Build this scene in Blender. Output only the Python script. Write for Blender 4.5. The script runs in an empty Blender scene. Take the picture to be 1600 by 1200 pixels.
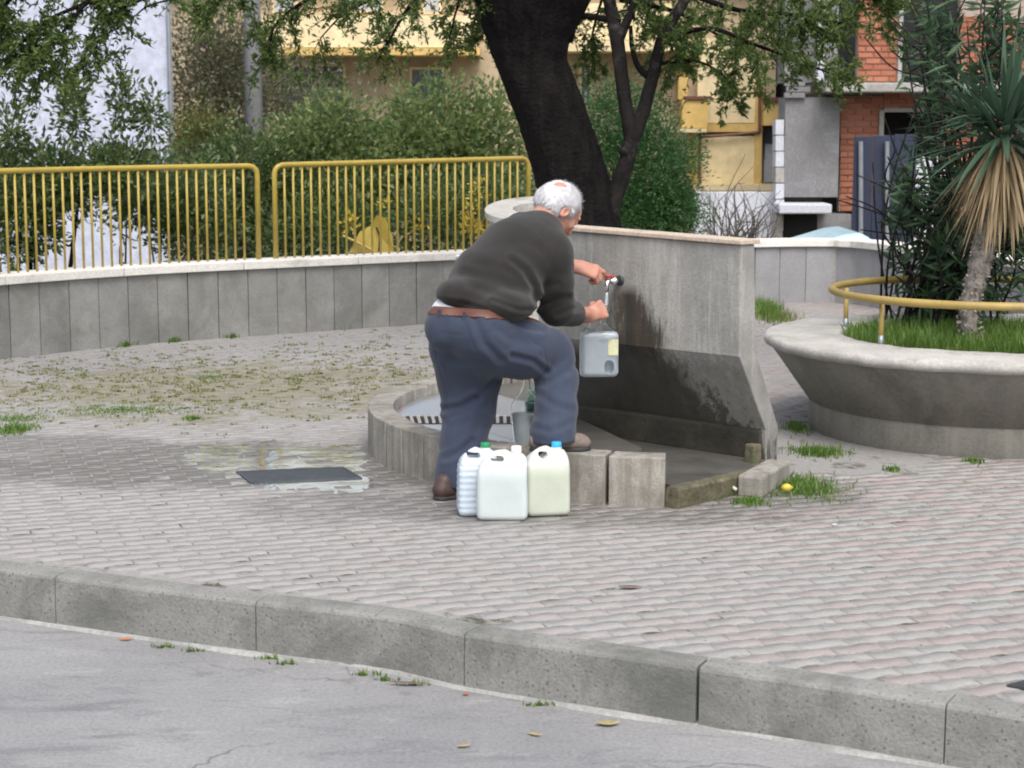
import bpy, math, random
import numpy as np
from mathutils import Vector, Matrix
random.seed(7); rng = np.random.default_rng(7)
R_ = math.radians
scene = bpy.context.scene
C = scene.collection

# ------------------------------------------------------------------ camera
CAM_H = 1.6; PITCH = R_(8.13); FPX = 2800.0
cam = bpy.data.cameras.new('camera'); cam_o = bpy.data.objects.new('camera', cam); C.objects.link(cam_o)
cam_o.location = (0, 0, CAM_H); cam_o.rotation_euler = (R_(90) - PITCH, 0, 0)
cam.sensor_width = 36; cam.lens = 36 * FPX / 1600; cam.clip_start = 0.1; cam.clip_end = 2000
cam.dof.use_dof = True; cam.dof.focus_distance = 7.9; cam.dof.aperture_fstop = 7.0
scene.camera = cam_o

# ------------------------------------------------------------------ light
SUN_EL, SUN_AZ = R_(56), R_(168)
w = bpy.data.worlds.new('World'); scene.world = w; w.use_nodes = True
nt = w.node_tree; nt.nodes.clear()
sky = nt.nodes.new('ShaderNodeTexSky'); sky.sky_type = 'NISHITA'; sky.sun_disc = False
sky.sun_elevation = SUN_EL; sky.sun_rotation = SUN_AZ; sky.air_density = 1.0; sky.dust_density = 5.0; sky.ozone_density = 1.0
bg = nt.nodes.new('ShaderNodeBackground'); bg.inputs[1].default_value = 0.15
hs = nt.nodes.new('ShaderNodeHueSaturation'); hs.inputs['Saturation'].default_value = 0.45
wo = nt.nodes.new('ShaderNodeOutputWorld')
nt.links.new(sky.outputs[0], hs.inputs['Color']); nt.links.new(hs.outputs[0], bg.inputs[0]); nt.links.new(bg.outputs[0], wo.inputs[0])
sun = bpy.data.lights.new('sun', 'SUN'); sun.energy = 0.75; sun.angle = R_(35); sun.color = (1, .96, .9)
so = bpy.data.objects.new('sun', sun); C.objects.link(so)
sd = Vector((math.sin(SUN_AZ) * math.cos(SUN_EL), math.cos(SUN_AZ) * math.cos(SUN_EL), math.sin(SUN_EL)))
so.rotation_euler = sd.to_track_quat('Z', 'Y').to_euler(); so.location = (0, 0, 20)
scene.view_settings.view_transform = 'Standard'; scene.view_settings.look = 'None'
scene.view_settings.gamma = 1.0; scene.view_settings.exposure = 0.75; scene.view_settings.use_curve_mapping = False
scene.render.engine = 'CYCLES'; scene.cycles.filter_width = 1.9; scene.cycles.use_denoising = True
scene.cycles.max_bounces = 8; scene.cycles.transparent_max_bounces = 16

# ------------------------------------------------------------------ geometry of the view -> real positions
cp, sp = math.cos(PITCH), math.sin(PITCH)
def ray(px, py):
    a, b = (px - 800) / FPX, (600 - py) / FPX
    return np.array([a, cp + b * sp, -sp + b * cp])
def at(px, py, Y):
    r = ray(px, py); return np.array([0, 0, CAM_H]) + r * (Y / r[1])
def gnd(px, py, z=0.0):
    r = ray(px, py); return np.array([0, 0, CAM_H]) + r * ((z - CAM_H) / r[2])
def nrm(v):
    v = np.asarray(v, float); return v / (np.linalg.norm(v, axis=-1, keepdims=True) + 1e-12)

# ------------------------------------------------------------------ object helpers
def tag(o, label=None, cat=None, group=None, kind=None):
    if label: o['label'] = label
    if cat: o['category'] = cat
    if group: o['group'] = group
    if kind: o['kind'] = kind
    return o
ORG = {}
def empty(name, loc, label=None, cat=None, group=None):
    o = bpy.data.objects.new(name, None); C.objects.link(o); o.location = tuple(map(float, loc)); o.empty_display_size = .1
    ORG[o.name] = np.array(loc, float); return tag(o, label, cat, group)
def org(o):
    return ORG.get(o.name, np.zeros(3)) if o is not None else np.zeros(3)
def link(name, me, parent=None, loc=None, rot=None):
    o = bpy.data.objects.new(name, me); C.objects.link(o)
    if parent is not None:
        o.parent = parent
    if loc is not None: o.location = tuple(map(float, np.array(loc) - org(parent)))
    if rot is not None: o.rotation_euler = rot
    ORG[o.name] = org(parent) if loc is None else np.array(loc, float)
    return o
def rawmesh(name, v, f, mats, smooth=False, midx=None):
    me = bpy.data.meshes.new(name); me.from_pydata([tuple(map(float, p)) for p in v], [], [tuple(map(int, q)) for q in f])
    for m in (mats if isinstance(mats, (list, tuple)) else [mats]): me.materials.append(m)
    if midx is not None: me.polygons.foreach_set('material_index', np.array(midx, np.int32))
    if smooth: me.polygons.foreach_set('use_smooth', np.ones(len(me.polygons), bool))
    me.update(); return me
def npmesh(name, v, f, mats, smooth=False, midx=None):
    """fast mesh from an (N,3) array and an (M,k) array of equal-sided faces"""
    v = np.ascontiguousarray(v, np.float32); f = np.ascontiguousarray(f, np.int32); k = f.shape[1]
    me = bpy.data.meshes.new(name); me.vertices.add(len(v)); me.vertices.foreach_set('co', v.ravel())
    me.loops.add(f.size); me.loops.foreach_set('vertex_index', f.ravel())
    me.polygons.add(len(f)); me.polygons.foreach_set('loop_start', np.arange(0, f.size, k, dtype=np.int32))
    try: me.polygons.foreach_set('loop_total', np.full(len(f), k, np.int32))
    except Exception: pass
    for m in (mats if isinstance(mats, (list, tuple)) else [mats]): me.materials.append(m)
    if midx is not None: me.polygons.foreach_set('material_index', np.ascontiguousarray(midx, np.int32))
    if smooth: me.polygons.foreach_set('use_smooth', np.ones(len(f), bool))
    me.update(calc_edges=True); me.validate(); return me
def bevel(o, wd, seg=2):
    m = o.modifiers.new('bevel', 'BEVEL'); m.width = wd; m.segments = seg; m.limit_method = 'ANGLE'; m.angle_limit = R_(35); return o

class MB:
    def __init__(s): s.v = []; s.f = []
    def add(s, v, f):
        b = len(s.v); s.v += [tuple(map(float, p)) for p in v]; s.f += [tuple(int(i) + b for i in q) for q in f]; return s
    def box(s, lo, hi, rot=0, c=None):
        x0, y0, z0 = lo; x1, y1, z1 = hi
        v = np.array([(x, y, z) for z in (z0, z1) for y in (y0, y1) for x in (x0, x1)], float)
        if rot:
            cc = np.array(c if c is not None else (0, 0, 0), float)
            cr, sr = math.cos(rot), math.sin(rot); q = v - cc
            v = np.c_[q[:, 0] * cr - q[:, 1] * sr, q[:, 0] * sr + q[:, 1] * cr, q[:, 2]] + cc
        return s.add(v, [(0, 2, 3, 1), (4, 5, 7, 6), (0, 1, 5, 4), (2, 6, 7, 3), (0, 4, 6, 2), (1, 3, 7, 5)])
    def prism(s, poly, z0, z1):
        n = len(poly); v = [(p[0], p[1], z0) for p in poly] + [(p[0], p[1], z1) for p in poly]
        return s.add(v, [tuple(range(n - 1, -1, -1)), tuple(range(n, 2 * n))] + [(i, (i + 1) % n, n + (i + 1) % n, n + i) for i in range(n)])
    def sweep(s, secs, caps=True):
        """list of equal-length closed 3-D sections joined in order"""
        n = len(secs[0]); b = []
        for q in secs: b += list(q)
        f = []
        for i in range(len(secs) - 1):
            for j in range(n):
                k = (j + 1) % n; f.append((i * n + j, i * n + k, (i + 1) * n + k, (i + 1) * n + j))
        if caps: f += [tuple(range(n - 1, -1, -1)), tuple(range((len(secs) - 1) * n, len(secs) * n))]
        return s.add(b, f)
    def tube(s, pts, rad, n=8, jag=0.0):
        pts = np.array(pts, float); m = len(pts)
        if np.isscalar(rad): rad = [rad] * m
        secs = []; up = None
        for i in range(m):
            t = nrm(pts[min(i + 1, m - 1)] - pts[max(i - 1, 0)])
            if up is None:
                up = np.cross(t, (0, 0, 1.)); 
                if np.linalg.norm(up) < .1: up = np.cross(t, (1., 0, 0))
            up = nrm(up - t * np.dot(up, t)); o = np.cross(t, up)
            secs.append([pts[i] + (up * math.cos(a) + o * math.sin(a)) * rad[i] * (1 + (random.uniform(-jag, jag) if jag else 0)) for a in [2 * math.pi * k / n for k in range(n)]])
        return s.sweep(secs)
    def lathe(s, prof, c, n=48, a0=0, a1=2 * math.pi):
        full = abs(a1 - a0 - 2 * math.pi) < 1e-6; m = len(prof); k = n if full else n + 1
        v = []; f = []
        for i in range(k):
            a = a0 + (a1 - a0) * i / n
            for r, z in prof: v.append((c[0] + r * math.cos(a), c[1] + r * math.sin(a), c[2] + z))
        for i in range(n):
            j = (i + 1) % k
            for q in range(m - 1): f.append((i * m + q, j * m + q, j * m + q + 1, i * m + q + 1))
        return s.add(v, f)
    def mesh(s, name, m, smooth=False, off=None):
        v = np.array(s.v, float) - (off if off is not None else 0); return rawmesh(name, v, s.f, m, smooth)
    def build(s, name, m, parent=None, smooth=False, bev=0, loc=None, seg=2):
        """verts are world coordinates"""
        o = org(parent) if loc is None else np.array(loc, float)
        ob = link(name, s.mesh(name, m, smooth, o), parent, loc)
        if bev: bevel(ob, bev, seg)
        return ob

def spline(P, n=12):
    P = np.array(P, float); out = []
    Q = np.vstack([2 * P[0] - P[1], P, 2 * P[-1] - P[-2]])
    for i in range(1, len(Q) - 2):
        for k in range(n):
            t = k / n; a, b, c, d = Q[i - 1], Q[i], Q[i + 1], Q[i + 2]
            out.append(.5 * ((2 * b) + (-a + c) * t + (2 * a - 5 * b + 4 * c - d) * t * t + (-a + 3 * b - 3 * c + d) * t ** 3))
    out.append(P[-1]); return np.array(out)
class Curve2:
    def __init__(s, P):
        s.p = np.array(P, float)[:, :2]; d = np.linalg.norm(np.diff(s.p, axis=0), axis=1); s.s = np.r_[0, np.cumsum(d)]; s.L = s.s[-1]
    def pos(s, t): return np.array([np.interp(t, s.s, s.p[:, 0]), np.interp(t, s.s, s.p[:, 1])])
    def tan(s, t, e=.05): return nrm(s.pos(min(t + e, s.L)) - s.pos(max(t - e, 0)))
    def near(s, q): q = np.array(q)[:2]; return s.s[np.argmin(np.linalg.norm(s.p - q, axis=1))]

# ------------------------------------------------------------------ materials
def nodes(name):
    m = bpy.data.materials.new(name); m.use_nodes = True; t = m.node_tree
    return m, t, t.nodes['Principled BSDF']
def N(t, typ, **kw):
    n = t.nodes.new(typ)
    for k, v in kw.items():
        if k.startswith('i_'):
            key = k[2:]; key = int(key) if key.isdigit() else key.replace('_', ' ')
            n.inputs[key].default_value = v
        else: setattr(n, k, v)
    return n
def c4(c): return (c[0], c[1], c[2], 1)
def coords(t, world=False):
    if world: return N(t, 'ShaderNodeNewGeometry').outputs['Position']
    return N(t, 'ShaderNodeTexCoord').outputs['Object']
def noise(t, co, scale, detail=4, rough=.6, stretch=None, dist=0):
    if stretch:
        mp = N(t, 'ShaderNodeMapping'); mp.inputs['Scale'].default_value = stretch; t.links.new(co, mp.inputs['Vector']); co = mp.outputs[0]
    n = N(t, 'ShaderNodeTexNoise', i_Scale=scale, i_Detail=detail, i_Roughness=rough, i_Distortion=dist); t.links.new(co, n.inputs['Vector']); return n.outputs['Fac']
def ramp(t, fac, stops):
    r = N(t, 'ShaderNodeValToRGB'); cr = r.color_ramp
    while len(cr.elements) < len(stops): cr.elements.new(.5)
    for e, (p, c) in zip(cr.elements, stops):
        e.position = p; e.color = c4(c) if hasattr(c, '__len__') else (c, c, c, 1)
    t.links.new(fac, r.inputs[0]); return r.outputs[0]
def mix(t, fac, a, b, mode='MIX'):
    m = N(t, 'ShaderNodeMix', data_type='RGBA', blend_type=mode)
    for sock, v in ((0, fac), (6, a), (7, b)):
        if hasattr(v, 'is_output') or isinstance(v, bpy.types.NodeSocket): t.links.new(v, m.inputs[sock])
        elif sock == 0: m.inputs[0].default_value = v
        else: m.inputs[sock].default_value = c4(v)
    return m.outputs[2]
def math_(t, op, a, b=0.0, clamp=False):
    m = N(t, 'ShaderNodeMath', operation=op); m.use_clamp = clamp
    for i, v in enumerate((a, b)):
        if isinstance(v, bpy.types.NodeSocket): t.links.new(v, m.inputs[i])
        else: m.inputs[i].default_value = v
    return m.outputs[0]
def bump(t, b, h, dist=.01, strength=.6):
    n = N(t, 'ShaderNodeBump', i_Distance=dist, i_Strength=strength); t.links.new(h, n.inputs['Height']); t.links.new(n.outputs[0], b.inputs['Normal'])
def island(t): return N(t, 'ShaderNodeNewGeometry').outputs['Random Per Island']
def orand(t): return N(t, 'ShaderNodeObjectInfo').outputs['Random']

def stone(name, c1, c2, scale=3, fine=60, rough=.85, bumpd=.004, world=False, dark=None, darkscale=1.2, spots=None, vstreak=None, tone=.12, dthr=(.5, .72)):
    m, t, b = nodes(name); co = coords(t, world)
    n1 = noise(t, co, scale, 6, .65); col = ramp(t, n1, [(.3, c1), (.7, c2)])
    n2 = noise(t, co, fine, 3, .7); g = ramp(t, n2, [(.3, .72), (.7, 1.16)]); col = mix(t, .8, col, g, 'MULTIPLY')
    if spots:
        v = N(t, 'ShaderNodeTexVoronoi', i_Scale=spots[1]); t.links.new(co, v.inputs['Vector'])
        msk = ramp(t, v.outputs['Distance'], [(.1, 1.0), (.26, 0.0)]); col = mix(t, msk, col, spots[0])
    if dark:
        n3 = noise(t, co, darkscale, 7, .7, dist=.6); msk = ramp(t, n3, [(dthr[0], 0.0), (dthr[1], 1.0)]); col = mix(t, msk, col, dark)
    if vstreak:
        n4 = noise(t, co, 1.0, 5, .65, stretch=vstreak[1]); msk = ramp(t, n4, [(.45, 0.0), (.66, 1.0)]); col = mix(t, math_(t, 'MULTIPLY', msk, vstreak[2]), col, vstreak[0])
    tn = math_(t, 'ADD', math_(t, 'MULTIPLY', orand(t), tone), 1 - tone / 2)
    hv = N(t, 'ShaderNodeHueSaturation'); t.links.new(col, hv.inputs['Color']); t.links.new(tn, hv.inputs['Value'])
    t.links.new(hv.outputs[0], b.inputs['Base Color']); b.inputs['Roughness'].default_value = rough
    bump(t, b, math_(t, 'ADD', n2, math_(t, 'MULTIPLY', n1, 2.0)), bumpd)
    return m
def plain(name, c, rough=.5, metal=0, var=.12, scale=8, bumpd=0, dirt=None, spec=None):
    m, t, b = nodes(name); co = coords(t); n = noise(t, co, scale, 5, .6)
    col = ramp(t, n, [(.3, [x * (1 - var) for x in c]), (.7, [min(1, x * (1 + var)) for x in c])])
    if dirt:
        n2 = noise(t, co, dirt[1], 6, .7); col = mix(t, ramp(t, n2, [(.52, 0.0), (.7, dirt[2])]), col, dirt[0])
    t.links.new(col, b.inputs['Base Color']); b.inputs['Roughness'].default_value = rough; b.inputs['Metallic'].default_value = metal
    if bumpd: bump(t, b, n, bumpd)
    if spec is not None: b.inputs['Specular IOR Level'].default_value = spec
    return m
def leafmat(name, cols, trans=.35, rough=.5):
    m, t, b = nodes(name); r = island(t)
    k = len(cols); col = ramp(t, r, [((i + .5) / k, c) for i, c in enumerate(cols)])
    t.links.new(col, b.inputs['Base Color']); b.inputs['Roughness'].default_value = rough
    tr = N(t, 'ShaderNodeBsdfTranslucent'); t.links.new(mix(t, .5, col, [c * 1.3 for c in cols[-1]]), tr.inputs[0])
    mx = N(t, 'ShaderNodeMixShader'); mx.inputs[0].default_value = trans
    t.links.new(b.outputs[0], mx.inputs[1]); t.links.new(tr.outputs[0], mx.inputs[2]); t.links.new(mx.outputs[0], t.nodes['Material Output'].inputs[0])
    return m

# paving: each paver has its own tone; wear and dampness follow the place
def pavermat(name, base, pale):
    m, t, b = nodes(name); co = coords(t, True)
    n1 = noise(t, co, .45, 5, .6); n2 = noise(t, co, 9, 6, .7); n3 = noise(t, co, 90, 3, .7)
    rnd = math_(t, 'FRACT', math_(t, 'ADD', island(t), orand(t)))
    col = ramp(t, rnd, [(0, [x * .93 for x in base]), (1, [x * 1.05 for x in base])])
    sep = N(t, 'ShaderNodeSeparateXYZ'); t.links.new(co, sep.inputs[0])
    leftness = math_(t, 'MULTIPLY_ADD', sep.outputs[0], -.25)   # dust is thicker towards the left
    leftness.node.inputs[2].default_value = .86
    dust = math_(t, 'ADD', math_(t, 'MULTIPLY', math_(t, 'SUBTRACT', n1, .5), 1.6), leftness, clamp=True)
    dust = math_(t, 'MULTIPLY', dust, .93)
    col = mix(t, dust, col, pale)
    col = mix(t, .7, col, ramp(t, n2, [(.25, .74), (.55, 1.04), (.8, 1.1)]), 'MULTIPLY')
    col = mix(t, .6, col, ramp(t, n3, [(.3, .75), (.7, 1.15)]), 'MULTIPLY')
    # moss and soil smeared over the blocks left of the basin
    mx_ = math_(t, 'DIVIDE', math_(t, 'SUBTRACT', sep.outputs[0], -1.7), 2.3); my_ = math_(t, 'DIVIDE', math_(t, 'SUBTRACT', sep.outputs[1], 11.0), 1.7)
    md = math_(t, 'SQRT', math_(t, 'ADD', math_(t, 'MULTIPLY', mx_, mx_), math_(t, 'MULTIPLY', my_, my_)))
    md = math_(t, 'ADD', md, math_(t, 'MULTIPLY', math_(t, 'SUBTRACT', noise(t, co, 2.2, 8, .75), .5), 3.4))
    mk = math_(t, 'MULTIPLY', math_(t, 'SUBTRACT', .85, md), 2.2, clamp=True)
    col = mix(t, math_(t, 'MULTIPLY', mk, .62), col, ramp(t, noise(t, co, 6, 6, .7), [(.35, (.13, .115, .055)), (.6, (.19, .175, .085))]))
    # damp ground round basin and puddle, deepened as painted contact shade at the front
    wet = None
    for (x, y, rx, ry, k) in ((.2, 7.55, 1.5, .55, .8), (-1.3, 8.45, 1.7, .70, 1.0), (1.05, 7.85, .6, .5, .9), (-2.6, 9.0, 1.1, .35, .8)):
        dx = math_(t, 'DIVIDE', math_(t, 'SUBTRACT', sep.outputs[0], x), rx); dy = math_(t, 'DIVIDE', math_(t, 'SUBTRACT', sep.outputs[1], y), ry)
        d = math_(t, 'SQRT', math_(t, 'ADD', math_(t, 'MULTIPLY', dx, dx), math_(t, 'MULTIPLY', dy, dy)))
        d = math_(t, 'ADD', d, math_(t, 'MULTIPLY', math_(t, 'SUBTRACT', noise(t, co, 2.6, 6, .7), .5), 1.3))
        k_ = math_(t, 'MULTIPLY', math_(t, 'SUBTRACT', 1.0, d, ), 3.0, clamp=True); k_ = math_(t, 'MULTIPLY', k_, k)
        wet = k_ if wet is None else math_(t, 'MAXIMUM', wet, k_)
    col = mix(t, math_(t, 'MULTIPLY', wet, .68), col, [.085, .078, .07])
    t.links.new(col, b.inputs['Base Color'])
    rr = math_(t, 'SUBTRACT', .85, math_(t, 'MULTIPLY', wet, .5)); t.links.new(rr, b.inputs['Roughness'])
    bump(t, b, math_(t, 'ADD', n3, n2), .004); return m
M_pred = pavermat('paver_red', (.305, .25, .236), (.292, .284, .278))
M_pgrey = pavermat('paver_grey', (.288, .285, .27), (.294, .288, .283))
M_joint = stone('joint_sand', (.24, .233, .225), (.285, .277, .268), 1.2, 40, .95, .003, True, (.06, .06, .035), 5.5, dthr=(.54, .64))
def roadmat():
    m, t, b = nodes('road_surface'); co = coords(t, True)
    n1 = noise(t, co, 1.1, 6, .65); col = ramp(t, n1, [(.3, (.225, .225, .232)), (.7, (.31, .31, .312))])
    n2 = noise(t, co, 1.0, 6, .7, stretch=(2.2, 7, 1), dist=.8); col = mix(t, ramp(t, n2, [(.52, 0.0), (.68, .9)]), col, (.17, .17, .18))
    n3 = noise(t, co, 1.0, 5, .7, stretch=(3.5, 10, 1)); col = mix(t, ramp(t, n3, [(.58, 0.0), (.7, .6)]), col, (.36, .36, .355))
    f = noise(t, co, 75, 4, .85); col = mix(t, .9, col, ramp(t, f, [(.3, .62), (.7, 1.2)]), 'MULTIPLY')
    v = N(t, 'ShaderNodeTexVoronoi', i_Scale=.55, feature='DISTANCE_TO_EDGE'); mp = N(t, 'ShaderNodeVectorMath', operation='ADD')
    wn_ = N(t, 'ShaderNodeTexNoise', i_Scale=4.0, i_Detail=5.0); t.links.new(co, wn_.inputs['Vector'])
    sc_ = N(t, 'ShaderNodeVectorMath', operation='SCALE'); sc_.inputs['Scale'].default_value = .5; t.links.new(wn_.outputs['Color'], sc_.inputs[0])
    t.links.new(co, mp.inputs[0]); t.links.new(sc_.outputs[0], mp.inputs[1]); t.links.new(mp.outputs[0], v.inputs['Vector'])
    cm = ramp(t, v.outputs['Distance'], [(0.0, 1.0), (.007, 0.0)]); cm = math_(t, 'MULTIPLY', cm, ramp(t, n1, [(.45, 0.0), (.55, .8)]))
    col = mix(t, cm, col, (.09, .09, .085))
    t.links.new(col, b.inputs['Base Color']); b.inputs['Roughness'].default_value = .85; bump(t, b, math_(t, 'ADD', f, math_(t, 'MULTIPLY', n1, 2.0)), .006); return m
M_road = roadmat()
M_mortar = stone('kerb_mortar', (.22, .22, .215), (.40, .40, .39), 5, 60, .9, .006, True)
M_kerb = stone('kerb_concrete', (.20, .202, .19), (.275, .275, .26), 2.5, 90, .85, .007, True, (.12, .123, .112), 2.2, spots=((.11, .11, .10), 45), dthr=(.48, .68))
M_kerbtop = M_kerb
M_granite = stone('granite_panel', (.19, .19, .18), (.29, .29, .275), 4, 90, .8, .002, True, (.14, .145, .13), 1.5, spots=((.15, .15, .14), 90), tone=.2)
M_granite_l = stone('granite_panel_pale', (.25, .25, .265), (.32, .32, .335), 3, 110, .8, .002, True, (.22, .22, .22), 1.5, tone=.2)
M_coping = stone('coping_stone', (.66, .64, .60), (.76, .74, .70), 2, 80, .75, .002, True, (.42, .40, .35), 2.5)
M_conc = stone('cast_concrete', (.26, .26, .245), (.36, .355, .335), 2.2, 50, .85, .004, False, (.17, .17, .155), 1.5, vstreak=((.48, .47, .45), (14, 14, .7), .8))
M_concd = stone('damp_concrete', (.05, .046, .04), (.105, .1, .088), 2.2, 50, .5, .005, False, (.018, .017, .015), 1.6)
M_concwet = stone('wet_concrete_floor', (.075, .073, .068), (.13, .127, .118), 3, 60, .28, .003, False, (.045, .043, .04), 2.0)
M_basin = stone('basin_stone', (.22, .21, .185), (.35, .335, .3), 5, 90, .85, .004, True, (.12, .108, .088), 2.8, vstreak=((.10, .09, .07), (14, 14, 1.2), .6), spots=((.2, .19, .17), 90), tone=.2)
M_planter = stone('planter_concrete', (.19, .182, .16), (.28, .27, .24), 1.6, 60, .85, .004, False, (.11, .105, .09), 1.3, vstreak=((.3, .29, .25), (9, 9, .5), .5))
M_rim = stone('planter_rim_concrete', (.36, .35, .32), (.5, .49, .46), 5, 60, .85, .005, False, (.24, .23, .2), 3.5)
M_moss = stone('mossy_edge', (.045, .04, .024), (.17, .15, .095), 22, 60, .8, .006, True, (.07, .09, .03), 6)
M_yellow = plain('yellow_paint', (.38, .285, .05), .42, 0, .12, 5, 0, ((.3, .2, .06), 14, .7))
M_yellow2 = plain('worn_yellow_paint', (.36, .26, .075), .5, 0, .2, 5, 0, ((.25, .18, .09), 10, .8))
M_steel = plain('galvanised_steel', (.32, .35, .38), .45, .6, .1)
M_iron = plain('dark_iron', (.045, .05, .055), .5, .3, .2, 20)
M_chrome = plain('chrome', (.75, .75, .75), .18, 1, .03)
M_redpl = plain('red_plastic', (.45, .04, .04), .4)
M_soil = stone('soil', (.05, .04, .03), (.09, .075, .05), 6, 40, .95, .01)
M_bark = stone('black_bark', (.004, .0036, .004), (.014, .012, .012), 5, 40, .95, .06, False, vstreak=((.028, .025, .024), (22, 22, 2.2), .35), tone=0); bpy.data.materials['black_bark'].node_tree.nodes['Principled BSDF'].inputs['Specular IOR Level'].default_value = .12
M_bark2 = stone('lichen_bark', (.010, .009, .009), (.03, .027, .026), 6, 40, .95, .01, False, (.08, .075, .07), 7, tone=0, dthr=(.54, .7)); bpy.data.materials['lichen_bark'].node_tree.nodes['Principled BSDF'].inputs['Specular IOR Level'].default_value = .12
M_twig = stone('grey_twig', (.07, .06, .05), (.14, .125, .105), 6, 30, .95, .004, tone=0)
M_leafbig = leafmat('olive_green_leaves', [(.035, .068, .016), (.06, .11, .024), (.10, .16, .036), (.16, .22, .06)], .5)
M_leafdark = leafmat('dark_glossy_leaves', [(.022, .052, .018), (.048, .095, .03), (.09, .145, .045), (.17, .22, .08)], .4, .4)
M_leafmid = leafmat('mid_green_leaves', [(.035, .085, .025), (.08, .145, .04), (.14, .21, .065), (.28, .32, .13)], .5)
M_leafyel = leafmat('yellowish_leaves', [(.07, .09, .02), (.11, .125, .03), (.16, .155, .04)], .35)
M_leafbright = leafmat('fresh_green_leaves', [(.025, .085, .025), (.045, .125, .035), (.075, .165, .05)], .4)
M_leafgrey = leafmat('dry_olive_leaves', [(.15, .15, .09), (.22, .21, .14), (.17, .19, .10)], .4)
M_leafyellow = leafmat('bright_yellow_leaves', [(.38, .3, .03), (.5, .37, .04)], .3)
M_oleander = leafmat('oleander_leaves', [(.018, .05, .024), (.038, .085, .038), (.07, .13, .055)], .3, .5)
M_yucca = leafmat('yucca_leaves', [(.02, .055, .034), (.038, .085, .05), (.07, .12, .07)], .15, .6)
M_dead = leafmat('dry_yucca_leaves', [(.20, .135, .07), (.33, .245, .14), (.46, .37, .24)], .25, .8)
M_grass = leafmat('grass_blades', [(.06, .14, .02), (.10, .20, .03), (.17, .26, .05)], .45)
M_weed = leafmat('dry_weeds', [(.11, .15, .035), (.19, .22, .06), (.26, .25, .10)], .4)
M_ytrunk = stone('yucca_bark', (.16, .14, .12), (.34, .31, .28), 14, 60, .95, .012, False, (.07, .06, .05), 18)
M_white = stone('white_render', (.50, .54, .66), (.53, .57, .69), .5, 8, .9, .00005, False, tone=0)
M_white2 = stone('white_wall_paint', (.52, .54, .60), (.6, .62, .67), 1.0, 30, .9, .002, False, (.4, .42, .45), 1, tone=0)
M_ochre = stone('ochre_render', (.64, .44, .15), (.70, .50, .19), .7, 2.5, .9, .0003, tone=0)
M_orange = stone('orange_render', (.48, .38, .25), (.54, .44, .30), .7, 2.5, .9, .0003, tone=0)
M_cream = stone('cream_render', (.78, .64, .38), (.83, .70, .44), .6, 2.5, .9, .0003, tone=0)
M_pipe = plain('brown_pipe', (.16, .07, .045), .5)
M_glassd = plain('dark_window', (.09, .1, .12), .15)
M_curtain = plain('pale_blind', (.45, .46, .5), .8)
M_cblock = stone('concrete_block', (.19, .19, .20), (.25, .25, .255), 1.5, 25, .95, .01, False, (.15, .15, .15), 1.2)
M_slab = stone('floor_slab', (.33, .32, .30), (.42, .41, .39), 2, 25, .9, .01, False, (.24, .22, .2), 2, tone=0)
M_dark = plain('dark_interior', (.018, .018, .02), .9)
M_brickmortar = stone('brick_mortar', (.36, .28, .24), (.46, .38, .33), 4, 30, .95, .01, tone=0)
def brickmat():
    m, t, b = nodes('hollow_clay_brick'); co = coords(t); r = orand(t)
    col = ramp(t, r, [(0, (.33, .115, .065)), (.5, (.39, .145, .085)), (1, (.44, .18, .11))])
    n = noise(t, co, 12, 5, .7); col = mix(t, .6, col, ramp(t, n, [(.3, .75), (.7, 1.1)]), 'MULTIPLY')
    t.links.new(col, b.inputs['Base Color']); b.inputs['Roughness'].default_value = .9; bump(t, b, n, .01); return m
M_brick = brickmat()
M_navy = plain('navy_sheet', (.018, .026, .055), .45, 0, .2, 3)
M_car = plain('pale_blue_car_paint', (.42, .62, .70), .2)
M_earth = stone('earth', (.10, .085, .06), (.17, .15, .11), .6, 10, .95, .02, True, (.07, .09, .035), .4)

# ==================================================================== SETTING
g = MB(); g.box((-500, 15.5, -1.42), (500, 900, -1.4)); tag(g.build('ground', M_earth), kind='structure')

kerb_px = [(-160, 871), (0, 890), (131, 907), (375, 938), (600, 964), (725, 990), (912, 1017), (1090, 1043), (1292, 1072), (1600, 1121), (1800, 1156)]
kp = np.array([gnd(x, y)[:2] for x, y in kerb_px])
kp = np.vstack([[kp[0] + nrm(kp[0] - kp[1]) * q for q in (14, 12, 10, 8, 6, 5, 4, 3, 2, 1.2, .6)], kp, [kp[-1] + nrm(kp[-1] - kp[-2]) * q for q in (.5, 1, 2, 3, 4, 5)]])
KC = Curve2(spline(np.c_[kp, np.zeros(len(kp))], 10))
ROAD_Z = -.185
def inward(t):                                     # towards the plaza
    a = KC.tan(t, .3); return np.array([-a[1], a[0]])
# wall line (front foot of the low wall)
wall_px = [(-420, 622), (-200, 590), (0, 562), (225, 538), (412, 524), (600, 511), (800, 498), (1000, 484), (1150, 476), (1260, 473), (1335, 476), (1466, 500), (1600, 525), (1760, 580)]
wp = np.array([gnd(x, y)[:2] for x, y in wall_px])
WC = Curve2(spline(np.c_[wp, np.zeros(len(wp))], 12))
def wallout(t):                                    # away from the plaza
    a = WC.tan(t, .3); return np.array([-a[1], a[0]])

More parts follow.
